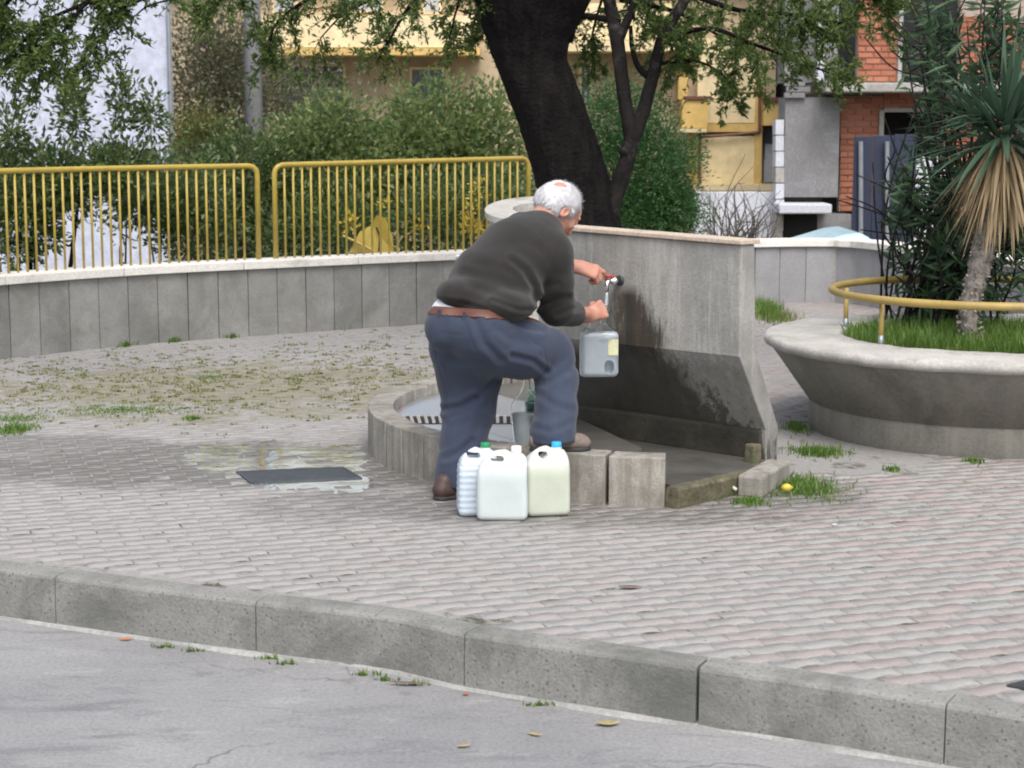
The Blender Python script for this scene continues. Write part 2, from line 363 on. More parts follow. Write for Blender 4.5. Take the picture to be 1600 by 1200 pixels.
# paving base: a strip of quads from the kerb to the wall, so that no big concave face is needed
_kk = np.array([KC.pos(s) + inward(s) * .106 for s in np.linspace(0, KC.L, 500)]); _kk = _kk[np.argsort(_kk[:, 0])]
_ww = np.array([WC.pos(s) + wallout(s) * .1 for s in np.linspace(0, WC.L, 300)]); _ww = _ww[np.argsort(_ww[:, 0])]
xs_ = np.linspace(-15, 15, 401); ya = np.interp(xs_, _kk[:, 0], _kk[:, 1]); yb2 = np.interp(xs_, _ww[:, 0], _ww[:, 1])
PT = -.0022; v_ = []; f_ = []
for x, a, b in zip(xs_, ya, yb2): v_ += [(x, a, -1.38), (x, a, PT), (x, (a + b) / 2, PT), (x, b, PT), (x, b, -1.38)]
for q in range(400):
    for r in range(4): f_.append((q * 5 + r, (q + 1) * 5 + r, (q + 1) * 5 + r + 1, q * 5 + r + 1))
pavement = tag(link('pavement', rawmesh('pavement', v_, f_, M_joint)), kind='structure')
rp = [tuple(KC.pos(s) + inward(s) * .01) for s in np.linspace(0, KC.L, 60)] + [(14, -12), (-26, -12)]
rm = MB(); rm.prism(rp[::-1], ROAD_Z - .3, ROAD_Z); road = tag(rm.build('road', M_road), kind='structure')

# kerb stones
kerb = empty('kerb', (0, 0, 0)); kerb['kind'] = 'structure'
def kerb_section(t):
    p = KC.pos(t); i = inward(t)
    prof = [(-.003, ROAD_Z - .05), (0, -.03), (.001, -.012), (.006, -.003), (.017, .002), (.108, .004), (.108, -.2)]
    return [np.array([p[0] + i[0] * a, p[1] + i[1] * a, z]) for a, z in prof]
js = [KC.near(gnd(x, y)) for x, y in ((88, 901), (405, 942), (722, 989), (1091, 1043), (1480, 1101))]
JB = js[3]
js = [js[0] - 4.5, js[0] - 3.75, js[0] - 3.0, js[0] - 3 * .75, js[0] - 2 * .75, js[0] - .75] + js + [js[-1] + .8, js[-1] + 1.6, js[-1] + 2.4]
js = [max(0.05, min(KC.L - .05, j)) for j in js]
for a, b in zip(js[:-1], js[1:]):
    if b - a < .1: continue
    n = 7; mb = MB(); mb.sweep([kerb_section(s) for s in np.linspace(a + (.005 if abs(a - JB) < .01 else .0018), b - (.005 if abs(b - JB) < .01 else .0018), n)][::-1])
    mb.build('kerb_stone', M_kerb, kerb, bev=.0025)
mb = MB(); secs = []
for s in np.linspace(.1, KC.L - .1, 260):
    p = KC.pos(s); i = inward(s); wv = .018 + .012 * math.sin(s * 9) + random.uniform(-.009, .009)
    secs.append([np.array([p[0] - i[0] * a, p[1] - i[1] * a, z]) for a, z in ((-.03, ROAD_Z - .02), (-.03, ROAD_Z + .016), (wv * .5, ROAD_Z + .01), (wv + .01, ROAD_Z - .02))])
mb.sweep(secs); mb.build('mortar_line', M_mortar, kerb)

# pavers: wave-sided blocks in rows
PL, PW, PA = .168, .080, .0115
PTH = R_(18); pcs, psn = math.cos(PTH), math.sin(PTH)
def paver_shape(seg, ins=.0022, gap=.0026):
    def ring(i):
        xs = np.linspace(-PL / 2 + i, PL / 2 - i, seg + 1)
        yw = PA * np.sin(2 * np.pi * xs / PL)
        top = [(x, PW / 2 - i + y) for x, y in zip(xs, yw)]; bot = [(x, -PW / 2 + i + y) for x, y in zip(xs, yw)]
        return bot + top[::-1]
    o = ring(gap); n_ = ring(gap + ins); n = len(o)
    v = [(x, y, -.0045) for x, y in o] + [(x, y, 0) for x, y in n_]
    quads = [(i, (i + 1) % n, n + (i + 1) % n, n + i) for i in range(n)]
    m = seg + 1; top = [(n + i, n + i + 1, n + 2 * m - 2 - i, n + 2 * m - 1 - i) for i in range(seg)]
    return np.array(v), np.array(quads + top)
shapes = {8: paver_shape(8), 4: paver_shape(4)}
def inside_poly(pt, P):
    x, y = pt; c = False; j = len(P) - 1
    for i in range(len(P)):
        if ((P[i][1] > y) != (P[j][1] > y)) and x < (P[j][0] - P[i][0]) * (y - P[i][1]) / (P[j][1] - P[i][1]) + P[i][0]: c = not c
        j = i
    return c
grate_c = [gnd(369, 738)[:2], gnd(537, 731)[:2], gnd(566, 748)[:2], gnd(391, 756)[:2]]
plate_c = [gnd(1572, 1073)[:2], gnd(1640, 1055)[:2], gnd(1700, 1075)[:2], gnd(1600, 1078)[:2]]
kin = Curve2(np.array([KC.pos(s) + inward(s) * .107 for s in np.linspace(0, KC.L, 600)]))
_kt = nrm(np.gradient(kin.p, axis=0)); kinn = np.c_[-_kt[:, 1], _kt[:, 0]]
cand = []
for n in range(-75, 240):
    for k in range(-75, 112):
        lx = k * PL + (PL / 2 if n % 2 else 0); ly = n * PW
        X, Y = lx * pcs - ly * psn, lx * psn + ly * pcs
        if Y < 4.0 or Y > 17.5: continue
        if abs(X) > Y * .31 + .8: continue
        i = np.argmin((kin.p[:, 0] - X) ** 2 + (kin.p[:, 1] - Y) ** 2)
        d = (np.array([X, Y]) - kin.p[i]) @ kinn[i]
        if d < .05: continue
        if Y > 12:
            j = np.argmin((WC.p[:, 0] - X) ** 2 + (WC.p[:, 1] - Y) ** 2)
            if (np.array([X, Y]) - WC.p[j]) @ wallout(WC.s[j]) > .05: continue
        if inside_poly((X, Y), grate_c): continue
        if (X - .82) ** 2 + (Y - 9.03) ** 2 < 1.3 ** 2 and Y > 8.2: continue
        if (X - 2.56) ** 2 + (Y - 9.55) ** 2 < .7 ** 2: continue
        cand.append((Y * Y + X * X, X, Y, n, k))
cand.sort(key=lambda c: c[0] + (1e3 if abs(c[1]) > c[2] * .29 + .03 or c[2] < 4.7 else 0))
jit = lambda: (random.gauss(0, R_(.3)), random.gauss(0, R_(.3)))
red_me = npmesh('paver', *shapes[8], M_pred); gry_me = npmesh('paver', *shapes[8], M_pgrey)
V = []; F = []; MI = []; nb = 0
for idx, (_, X, Y, n, k) in enumerate(cand):
    red = (n % 2 == 0) ^ (random.random() < .12); ax, ay = jit(); z = random.gauss(0, .0006) - (.0008 if ((X + 1.25) / .95) ** 2 + ((Y - 8.45) / .42) ** 2 < 1 and random.random() < .35 else 0)
    rz = PTH + (math.pi if n % 2 else 0) + random.gauss(0, R_(.4))
    if idx < 298:
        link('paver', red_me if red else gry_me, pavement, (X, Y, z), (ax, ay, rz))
    else:
        sv, sf = shapes[8] if Y < 9 else shapes[4]
        c, s = math.cos(rz), math.sin(rz)
        vv = np.c_[sv[:, 0] * c - sv[:, 1] * s + X, sv[:, 0] * s + sv[:, 1] * c + Y, sv[:, 2] + z + sv[:, 0] * ay + sv[:, 1] * ax]
        V.append(vv); F.append(sf + nb); nb += len(vv); MI += [0 if red else 1] * len(sf)
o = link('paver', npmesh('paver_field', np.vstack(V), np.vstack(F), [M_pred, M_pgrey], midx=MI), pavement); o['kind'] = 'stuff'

# ==================================================================== LOW WALL
WH = .52; CT = .062
lw = empty('low_wall', (*WC.pos(WC.L / 2), 0), 'curved low wall of grey stone panels under a pale coping, round the square', 'wall')
mb = MB(); mb.sweep([[np.array([*(WC.pos(s) + wallout(s) * a), z]) for a, z in ((.02, -.05), (.02, WH - .003), (.27, WH - .003), (.27, -1.4))] for s in np.linspace(.02, WC.L - .02, 120)])
mb.build('wall_core', M_conc, lw)
panW = .25
pmesh = {}
for key, m in (('a', M_granite), ('b', M_granite_l)):
    q = MB(); q.box((-panW / 2 + .0035, -.0, -.03), (panW / 2 - .0035, .022, WH - .004)); pmesh[key] = q.mesh('panel', m)
split = WC.near(gnd(1000, 484)); s = .15; e19 = WC.near(gnd(19, 560)); s = e19 - int(e19 / panW) * panW + panW / 2
while s < WC.L - .15:
    p = WC.pos(s); a = WC.tan(s, .12)
    o = link('panel', pmesh['a' if s < split else 'b'], lw, (p[0], p[1], random.uniform(-.001, .001)), (0, random.uniform(-.004, .004), math.atan2(a[1], a[0])))
    if s > split and random.random() < .6:      # split panels on the far stretch
        pass
    s += panW
s = .1; step = 1.0
s = WC.near(gnd(385, 525)) % step
while s + step < WC.L:
    mb = MB(); mb.sweep([[np.array([*(WC.pos(t) + wallout(t) * a), z]) for a, z in ((-.03, WH), (-.03, WH + CT), (.30, WH + CT), (.30, WH))] for t in np.linspace(s + .003, s + step - .003, 6)])
    mb.build('coping_stone', M_coping, lw, bev=.005); s += step
WT = WH + CT
fs = WC.near(gnd(716, 504)); fp_ = WC.pos(fs); mb = MB(); mb.tube([(fp_[0], fp_[1] - .03, WH + .03), (fp_[0], fp_[1] - .075, WH + .03)], .018, 10); mb.tube([(fp_[0], fp_[1] - .06, WH + .03), (fp_[0] - .03, fp_[1] - .06, WH + .0)], .009, 8)
mb.build('pipe_stub', plain('white_fitting', (.7, .7, .68), .4), lw, True)

# railings on the wall
def railing(sa, sb, z0, z1, label):
    pa = WC.pos((sa + sb) / 2); rl = empty('railing', (*pa, WT), label, 'railing', 'yellow railings on the low wall')
    off = .15
    def P(s, z): return np.array([*(WC.pos(s) + wallout(s) * off), z])
    rr = .021; cr = .07; pts = [P(sa, WT - .02), P(sa, z0 - cr)]
    for q in (30, 60): pts.append(P(sa + cr * (1 - math.cos(R_(q))), z0 - cr + cr * math.sin(R_(q))))
    for s in np.linspace(sa + cr, sb - cr, 24): pts.append(P(s, z0 + (z1 - z0) * (s - sa) / (sb - sa)))
    for q in (60, 30): pts.append(P(sb - cr * (1 - math.cos(R_(q))), z1 - cr + cr * math.sin(R_(q))))
    pts += [P(sb, z1 - cr), P(sb, WT - .02)]
    mb = MB(); mb.tube(pts, rr, 12); mb.build('frame', M_yellow, rl, smooth=True)
    q = MB(); q.tube([(0, 0, -.72), (0, 0, 0)], .0095, 8); bm = q.mesh('bar', M_yellow, True)
    s = sa + .085
    while s < sb - .05:
        p = P(s, z0 + (z1 - z0) * (s - sa) / (sb - sa) - .01); o = link('bar', bm, rl, p); o.scale = (1, 1, (p[2] - WT + .015) / .72)
        s += .0775
def wall_s(px):                                     # where the line of sight at px crosses the railing line
    best = None
    for s in np.linspace(0, WC.L, 900):
        p = WC.pos(s) + wallout(s) * .15
        e = abs(p[0] / p[1] - (px - 800) / FPX * 1.0)
        if best is None or e < best[0]: best = (e, s)
    return best[1]
def rail_z(px, py, s):
    p = WC.pos(s) + wallout(s) * .15; return at(px, py, p[1])[2]
s1, s2, s3 = wall_s(405), wall_s(431), wall_s(826)
s0 = max(.2, wall_s(-260))
railing(s0, s1, rail_z(0, 264, wall_s(0)) - .02, rail_z(405, 259, s1), 'yellow tubular railing section on the wall in front of the white building')
railing(s2, s3, rail_z(431, 258, s2), rail_z(826, 247, s3), 'yellow tubular railing section ending at the black tree trunk')

# ==================================================================== FOUNTAIN
BC = np.array([.82, 9.03]); BR = 1.55; BT = .13; RH = .215
fb = empty('fountain_basin', (*BC, 0), 'low round stone basin of the fountain with a drain grate in its floor', 'basin')
th = 264.0; wid_ = [9.5, 8.5] + [7.1] * 20
for k in range(22):
    a1 = th - sum(wid_[:k]); a0 = a1 - wid_[k]; g_ = .26
    if a0 < 104: break
    secs = []
    hh = RH + random.uniform(-.003, .003); ro = random.uniform(-.004, .004)
    for a in np.linspace(R_(a0 + g_), R_(a1 - g_), 4):
        d = np.array([math.cos(a), math.sin(a)])
        secs.append([np.array([*(BC + d * r), z]) for r, z in ((BR + ro, -.02), (BR + ro, hh), (BR - BT, hh), (BR - BT, -.02))])
    mb = MB(); mb.sweep(secs); mb.build('rim_stone', M_basin, fb, bev=.006)
FZ = .085
arc = [tuple(BC + (BR - BT - .002) * np.array([math.cos(R_(a)), math.sin(R_(a))])) for a in np.linspace(263, 108, 34)]
floor_poly = [(.69, 7.50)] + arc + [(.42, 9.15), (.55, 8.85), (1.22, 8.2), (1.20, 8.02)]
mb = MB(); mb.prism(floor_poly[::-1], -.02, FZ); mb.build('basin_floor', M_concwet, fb)
e0, e1 = np.array([.69, 7.455]), np.array([1.20, 7.99]); ed = nrm(e1 - e0); en = np.array([ed[1], -ed[0]])
mb = MB(); secs = []
for t in np.linspace(0, 1, 26):
    p = e0 + (e1 - e0) * t; wv = random.uniform(-.003, .003); h2 = random.uniform(-.002, .002)
    secs.append([np.array([*(p + en * a), z]) for a, z in ((-.05, FZ - .01), (-.04, FZ + .004 + h2), (.015 + wv, FZ + .004 + h2), (.022 + wv, FZ - .006 + h2), (.018, -.02), (-.05, -.02))])
mb.sweep(secs); mb.build('mossy_lip', M_moss, fb)
# the left floor lies higher, nearly level with the rim
LZ = .15
e_f, e_b = gnd(930, 722, LZ)[:2], gnd(1004, 700, LZ)[:2]
arcl = [tuple(BC + (BR - BT - .003) * np.array([math.cos(R_(a)), math.sin(R_(a))])) for a in np.linspace(256, 108, 34)]
lfp = [tuple(e_f)] + arcl + [(.36, 9.2), (.34, 8.92), tuple(e_b)]
M_lfloor = stone('upper_basin_floor', (.075, .072, .066), (.15, .145, .135), 3, 60, .35, .003, False, (.04, .038, .035), 1.6)
mb = MB(); mb.prism(lfp[::-1], FZ - .01, LZ); mb.build('upper_floor', M_lfloor, fb, bev=.004)
g0, g1, g2, g3 = gnd(630, 651, LZ + .01)[:2], gnd(800, 651, LZ + .01)[:2], gnd(800, 662, LZ + .01)[:2], gnd(634, 662, LZ + .01)[:2]
mb = MB(); mb.prism([g3, g2, g1, g0], LZ + .002, LZ + .012); gr = mb.build('floor_grate', M_dark, fb)
nbar = 15
for k in range(nbar + 1):
    t = k / nbar; a = g0 + (g1 - g0) * t; b = g3 + (g2 - g3) * t; wv = (g1 - g0) / nbar * .22
    mb = MB(); mb.prism([b - wv, b + wv, a + wv, a - wv], LZ + .0115, LZ + .019); mb.build('grate_bar', M_slab, gr)

# fountain wall
A0 = np.array([1.02, 7.972]); wd = nrm(np.array([-.727, .686])); wn = np.array([-wd[1], wd[0]]); wn = wn if wn[1] < 0 else -wn
FWL = 1.225
fw = empty('fountain_wall', (*A0, 0), 'thin leaning concrete fountain wall with a black water stain and beige top', 'fountain wall')
def fwp(t, n, z): p = A0 + wd * t + wn * n; return np.array([p[0], p[1], z])
def topz(t): return 1.085 + .022 * t
def fwallmat():
    m, t, b = nodes('stained_cast_concrete'); co = coords(t, True); sep = N(t, 'ShaderNodeSeparateXYZ'); t.links.new(co, sep.inputs[0])
    X, Z = sep.outputs[0], sep.outputs[2]
    st = noise(t, co, 1.0, 7, .75, stretch=(15, 15, 1.3)); st2 = noise(t, co, 1.0, 8, .8, stretch=(26, 26, 4)); n1 = noise(t, co, 3.5, 7, .7); fine = noise(t, co, 70, 3, .7)
    col = ramp(t, n1, [(.3, (.22, .22, .205)), (.7, (.36, .355, .335))])
    col = mix(t, math_(t, 'MULTIPLY', ramp(t, st, [(.5, 0.0), (.68, 1.0)]), .75), col, (.45, .445, .43))
    col = mix(t, math_(t, 'MULTIPLY', ramp(t, st2, [(.52, 0.0), (.72, 1.0)]), .5), col, (.15, .145, .13))
    def gate(v, lo, hi):
        r = N(t, 'ShaderNodeMapRange', i_1=lo, i_2=hi); r.clamp = True; t.links.new(v, r.inputs[0]); return r.outputs[0]
    # greenish black wash running down from the tap, spreading as it goes down
    dz = math_(t, 'SUBTRACT', .87, Z)
    half = math_(t, 'MULTIPLY_ADD', dz, .30); half.node.inputs[2].default_value = .055
    cx = math_(t, 'MULTIPLY_ADD', dz, .20); cx.node.inputs[2].default_value = .535
    dd = math_(t, 'DIVIDE', math_(t, 'ABSOLUTE', math_(t, 'SUBTRACT', X, cx)), half)
    dd = math_(t, 'ADD', dd, math_(t, 'MULTIPLY', math_(t, 'SUBTRACT', st2, .5), 3.8)); dd = math_(t, 'ADD', dd, math_(t, 'MULTIPLY', math_(t, 'SUBTRACT', n1, .5), 1.4))
    msk = math_(t, 'MULTIPLY', gate(dd, 1.25, .55), gate(dz, -.01, .05))
    col = mix(t, math_(t, 'MULTIPLY', msk, .93), col, mix(t, ramp(t, st, [(.42, 0.0), (.6, 1.0)]), (.014, .012, .009), (.06, .04, .024)))
    # stain over the whole lower part, the undercut's shade painted in with it
    lowm = math_(t, 'ADD', gate(Z, .57, .50), math_(t, 'MULTIPLY', math_(t, 'SUBTRACT', n1, .5), 0.0), clamp=True)
    lown = noise(t, co, 1.0, 7, .75, stretch=(9, 3, 2.2), dist=1.2)
    dl = math_(t, 'ADD', math_(t, 'MULTIPLY', math_(t, 'SUBTRACT', .86, X), 1.5), math_(t, 'MULTIPLY', math_(t, 'SUBTRACT', .48, Z), 1.9))
    dl = math_(t, 'ADD', dl, math_(t, 'MULTIPLY', math_(t, 'SUBTRACT', lown, .5), 1.7)); dl = math_(t, 'ADD', dl, math_(t, 'MULTIPLY', math_(t, 'SUBTRACT', st2, .5), .9))
    col = mix(t, math_(t, 'MULTIPLY', math_(t, 'MULTIPLY', lowm, gate(dl, .0, .16)), .92), col, mix(t, ramp(t, lown, [(.35, 0.0), (.7, 1.0)]), (.006, .0055, .005), (.062, .055, .042)))
    col = mix(t, math_(t, 'MULTIPLY', lowm, .35), col, (.12, .115, .10))
    col = mix(t, .6, col, ramp(t, fine, [(.3, .8), (.7, 1.12)]), 'MULTIPLY')
    t.links.new(col, b.inputs['Base Color']); t.links.new(math_(t, 'SUBTRACT', .85, math_(t, 'MULTIPLY', msk, .35)), b.inputs['Roughness'])
    bump(t, b, math_(t, 'ADD', fine, math_(t, 'MULTIPLY', n1, 2.0)), .004); return m
M_fwall = fwallmat()
mb = MB()
mb.sweep([[fwp(t, a, z if z < 1 else topz(t)) for a, z in ((0, 1.1), (0, .585), (-.215, .225), (-.22, -.01), (-.315, -.01), (-.315, .225), (-.125, .60), (-.10, 1.1))] for t in np.linspace(0, FWL, 10)])
mb.build('wall_body', M_fwall, fw, bev=.006)
mb = MB(); mb.sweep([[fwp(t, a, topz(t) + z) for a, z in ((.015, .001), (.015, .022), (-.13, .022), (-.13, .001))] for t in np.linspace(-.01, FWL, 8)])
M_beige = stone('beige_coping', (.46, .37, .29), (.55, .46, .38), 4, 60, .8, .002, True, (.34, .28, .22), 4)
mb.build('coping', M_beige, fw, bev=.004)
mb = MB(); mb.sweep([[fwp(t, a, z) for a, z in ((-.219, FZ - .02), (-.200, FZ), (-.198, .215), (-.214, .228))] for t in np.linspace(.02, FWL, 12)])
M_plinth = stone('mossy_plinth', (.016, .015, .011), (.055, .05, .034), 5, 50, .7, .006, True, (.015, .014, .012), 3.5)
mb.build('plinth', M_plinth, fw, bev=.006)
mb = MB(); q = fwp(.02, -.13, 0); mb.box((q[0] - .025, q[1] - .04, 0), (q[0] + .03, q[1] + .02, .17), .7, q); mb.build('mossy_stub', M_moss, fw, bev=.008)

# tap
wpnt = at(970, 438, 8.452); wpnt = np.array([*(A0 + wd * .698 + 0), wpnt[2]]); TZ = wpnt[2]
n3 = np.array([wn[0], wn[1], 0])
tap = empty('water_tap', wpnt, 'small chrome tap with a red lever sticking out of the concrete wall', 'tap')
mb = MB(); mb.tube([wpnt - n3 * .01, wpnt + n3 * .012, wpnt + n3 * .0121], [.024, .024, .012], 14); mb.build('wall_plate', M_iron, tap, True)
mb = MB(); mb.tube([wpnt, wpnt + n3 * .03, wpnt + n3 * .031, wpnt + n3 * .055, wpnt + n3 * .056, wpnt + n3 * .085, wpnt + n3 * .097 - [0, 0, .006], wpnt + n3 * .1 - [0, 0, .02], wpnt + n3 * .1 - [0, 0, .045]],
                   [.013, .013, .018, .018, .012, .011, .011, .0105, .0105], 12); mb.build('spout', M_chrome, tap, True)
lv = wpnt + n3 * .05
mb = MB(); mb.tube([lv, lv + [0, 0, .022]], .007, 8); mb.tube([lv + [0, 0, .02], lv + n3 * .05 + [0, 0, .026]], [.006, .008], 8); mb.build('lever', M_redpl, tap, True)
spout = wpnt + n3 * .1 - [0, 0, .045]
def watermat(name, col=(.9, .95, 1), rough=.03, alpha=1):
    m, t, b = nodes(name); b.inputs['Base Color'].default_value = c4(col); b.inputs['Roughness'].default_value = rough
    b.inputs['Transmission Weight'].default_value = 1; b.inputs['IOR'].default_value = 1.33
    return m, t, b
M_stream = plain('running_water', (.75, .8, .88), .1, 0, .05); M_stream.node_tree.nodes['Principled BSDF'].inputs['Transmission Weight'].default_value = .55
mb = MB(); mb.tube([spout + [0, 0, .004], spout - [0, 0, .03] - n3 * .0, spout - [.004, 0, .08], spout - [.006, 0, .10]], [.0065, .0075, .011, .012], 10)
tag(mb.build('water_stream', M_stream, None, True, loc=spout), 'stream of water running from the tap spout into the held bottle', 'water stream')

# loose block at the channel end, tube, lemon
lb = np.array([gnd(1152, 775)[:2], gnd(1190, 779)[:2], gnd(1226, 757)[:2], gnd(1188, 752)[:2]])
lb[2] = lb[1] + (lb[2] - lb[1]) * 1.25; lb[3] = lb[0] + (lb[2] - lb[1])
mb = MB(); mb.prism([tuple(p) for p in lb], -.005, .095); tag(mb.build('kerb_block', M_basin, None, bev=.012, loc=(*lb.mean(0), 0)), 'loose rough concrete block lying in the grass at the foot of the fountain', 'concrete block')
pt = [at(1118, 748, 7.86), at(1132, 752, 7.80), at(1150, 765, 7.70)]
mb = MB(); mb.tube(spline(pt, 5), .008, 8); tag(mb.build('plastic_tube', plain('old_white_plastic', (.5, .48, .4), .5), None, True, loc=pt[1]), 'short off-white plastic tube hanging over the mossy basin lip', 'tube')
lp = gnd(1229, 772); lp = np.array([lp[0], lp[1], .035])
mb = MB(); prof = [(0.0005, -.03), (.006, -.0285), (.016, -.022), (.0225, -.008), (.0225, .008), (.016, .022), (.007, .028), (.004, .034), (.0005, .035)]
mb.lathe([(r, z) for r, z in prof], (0, 0, 0), 20); lv_ = np.array(mb.v); mb.v = [tuple(p) for p in np.c_[lv_[:, 2], lv_[:, 1], lv_[:, 0]] * .8 + lp - np.array([0, 0, .006])]
tag(mb.build('lemon', plain('lemon_skin', (.55, .42, .06), .4, 0, .06, 60, .001), None, True, loc=lp), 'yellow lemon lying in the grass beside the loose concrete block', 'lemon')

# concrete plinth ring behind the man, slanting rim
rc = np.array([at(833, 330, 11.5)[0], 11.5]); rz0 = at(757, 328, 11.5)[2]
rg = empty('concrete_ring', (*rc, 0), 'round concrete plinth with a wide slanting rim behind the fountain', 'plinth')
mb = MB(); n = 48
def ringz(x, y): return rz0 + .012 + .20 * (y / .31) * .31 + .03 * x
V_ = []; 
secs = []
for i in range(n + 1):
    a = 2 * math.pi * i / n; ca, sa = math.cos(a), math.sin(a)
    secs.append([np.array([rc[0] + r * ca, rc[1] + r * sa, (ringz(r * ca, r * sa) + dz if dz > -.5 else dz + .9 - .9)]) for r, dz in ((.285, -.9), (.285, -.04), (.31, -.04), (.31, 0.0), (.13, 0.0), (.13, -.25))])
for s_ in secs: s_[0][2] = -.02
mb.sweep(secs, caps=False); mb.build('ring_body', M_rim, rg)

# ==================================================================== PLANTER
PC = np.array([2.56, 9.55, 0])
plt_ = empty('round_planter', PC, 'big round concrete planter bowl with flared sides and a broad pale rim', 'planter')
mb = MB(); mb.lathe([(.93, -.02), (.95, .0), (.945, .155)], PC, 72); mb.build('planter_foot', M_planter, plt_, True)
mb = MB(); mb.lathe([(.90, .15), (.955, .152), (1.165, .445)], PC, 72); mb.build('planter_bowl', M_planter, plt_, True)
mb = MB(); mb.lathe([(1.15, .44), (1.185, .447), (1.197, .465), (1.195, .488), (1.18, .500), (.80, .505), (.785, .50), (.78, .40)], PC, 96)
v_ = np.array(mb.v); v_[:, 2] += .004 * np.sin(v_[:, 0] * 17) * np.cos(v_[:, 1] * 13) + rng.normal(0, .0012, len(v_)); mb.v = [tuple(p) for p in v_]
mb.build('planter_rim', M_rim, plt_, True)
mb = MB(); mb.lathe([(.001, .455), (.4, .46), (.79, .44)], PC, 40); mb.build('soil', M_soil, plt_, True)
hr = empty('ring_rail', PC + [0, 0, .5], 'yellow ring-shaped handrail on short posts around the palm in the planter', 'handrail')
ang = np.linspace(0, 2 * math.pi, 73)
mb = MB(); mb.tube([PC + [.835 * math.cos(a), .835 * math.sin(a), .735] for a in ang], .021, 12); mb.build('ring', M_yellow2, hr, True)
for a in (213, 151, 275, 335, 30, 90):
    p = PC + [.8 * math.cos(R_(a)), .8 * math.sin(R_(a)), 0]
    mb = MB(); mb.tube([p + [0, 0, .49], p + [0, 0, .72]], .013, 8); po = mb.build('post', M_yellow2, hr, True)
    mb = MB(); mb.tube([p + [0, 0, .485], p + [0, 0, .55]], .0145, 8); mb.build('bare_sleeve', M_steel, po, True)

# ==================================================================== PLANTS
def leaves(name, pos, dr, ln, wd_, mat, parent=None, fold=.25, roll=None, kind='stuff', curve=0.0):
    pos = np.asarray(pos, float); n = len(pos); dr = nrm(dr); ln = np.broadcast_to(ln, n).astype(float); wd_ = np.broadcast_to(wd_, n).astype(float)
    rv = rng.normal(size=(n, 3)); side = nrm(np.cross(dr, rv)); nr = np.cross(dr, side)
    L = ln[:, None]; W = wd_[:, None]
    if curve:
        mid = pos + dr * L * .5 + nr * L * curve * .2
        v = np.stack([pos, pos + dr * L * .3 + side * W * .5, mid + dr * L * .15 + side * W * .4 - nr * 0, pos + dr * L - np.array([0, 0, 1.]) * L * curve, mid + dr * L * .15 - side * W * .4, pos + dr * L * .3 - side * W * .5], 1).reshape(-1, 3)
        base = np.arange(n)[:, None] * 6; f = np.concatenate([base + [0, 1, 2, 5], base + [5, 2, 3, 4]], 0)
    else:
        v = np.stack([pos, pos + dr * L * .45 + side * W * .5 + nr * W * fold, pos + dr * L, pos + dr * L * .45 - side * W * .5 + nr * W * fold], 1).reshape(-1, 3)
        base = np.arange(n)[:, None] * 4; f = np.concatenate([base + [0, 1, 2], base + [0, 2, 3]], 0)
    o = link(name, npmesh(name, v - org(parent), f, mat), parent)
    if kind: o['kind'] = kind
    return o
def blob_leaves(c, rad, nclump, per, spread, ln, wdr, shell=.55, flat=None, up=.2):
    c = np.array(c, float); rad = np.array(rad, float)
    d = nrm(rng.normal(size=(nclump, 3))); rr = shell + (1 - shell) * rng.random(nclump) ** .7
    bumpy = 1 + .24 * np.sin(d[:, 0] * 6 + c[0] * 3) * np.cos(d[:, 2] * 7 + c[1] * 2) + rng.normal(0, .12, nclump)
    cl = c + d * (rr * bumpy)[:, None] * rad
    k = nclump * per; cc = np.repeat(cl, per, 0); dd = np.repeat(d, per, 0)
    off = rng.normal(size=(k, 3)) * spread
    pos = cc + off; dr = nrm(nrm(off) * .8 + dd * .5 + rng.normal(size=(k, 3)) * .5 + [0, 0, up])
    return pos, dr, ln * rng.uniform(.5, 1.45, k), ln * wdr * rng.uniform(.75, 1.2, k)
def shrub(name, label, c, rad, mat, base, nclump=260, per=26, spread=.10, ln=.06, wdr=.45, shell=.4, cat='shrub', group=None, stems=6, stemr=.025, barkm=None, extra=None):
    t = empty(name, (base[0], base[1], base[2]), label, cat, group); b0 = np.array(base, float); c = np.array(c, float)
    mb = MB()
    for i in range(stems):
        e = c + nrm(rng.normal(size=3)) * np.array(rad) * .75; e[2] = max(e[2], c[2] - rad[2] * .3)
        mid = b0 + (e - b0) * .5 + rng.normal(size=3) * [.12, .12, .05]; s0 = b0 + [random.uniform(-.08, .08), random.uniform(-.08, .08), 0]
        P = spline([s0, mid, e], 5); mb.tube(P, np.linspace(stemr, stemr * .25, len(P)), 6)
        for q in range(3):
            k = random.randint(len(P) // 3, len(P) - 1); e2 = P[k] + nrm(rng.normal(size=3)) * np.array(rad) * .45; mb.tube(spline([P[k], (P[k] + e2) / 2 + rng.normal(size=3) * .05, e2], 3), np.linspace(stemr * .4, stemr * .12, 7), 5)
    mb.build('stems', barkm or M_twig, t, True)
    parts = [blob_leaves(c, rad, nclump, per, spread, ln, wdr, shell)]
    for (cx, rx, nn) in (extra or []): parts.append(blob_leaves(cx, rx, nn, per, spread * .7, ln, wdr, shell))
    A = [np.concatenate([p[i] for p in parts]) for i in range(4)]
    leaves('foliage', A[0], A[1], A[2], A[3], mat, t)
    return t
def px2(px, py, Y): return at(px, py, Y)
def sh(name, label, px, py, rx, ry, Y, mat, ry_depth=None, **kw):
    c = at(px, py, Y); m = Y / FPX
    return shrub(name, label, c, (rx * m, ry_depth or rx * m * .8, ry * m), mat, (c[0], c[1], -1.41), **kw)
HG = 'shrubs growing behind the railing'
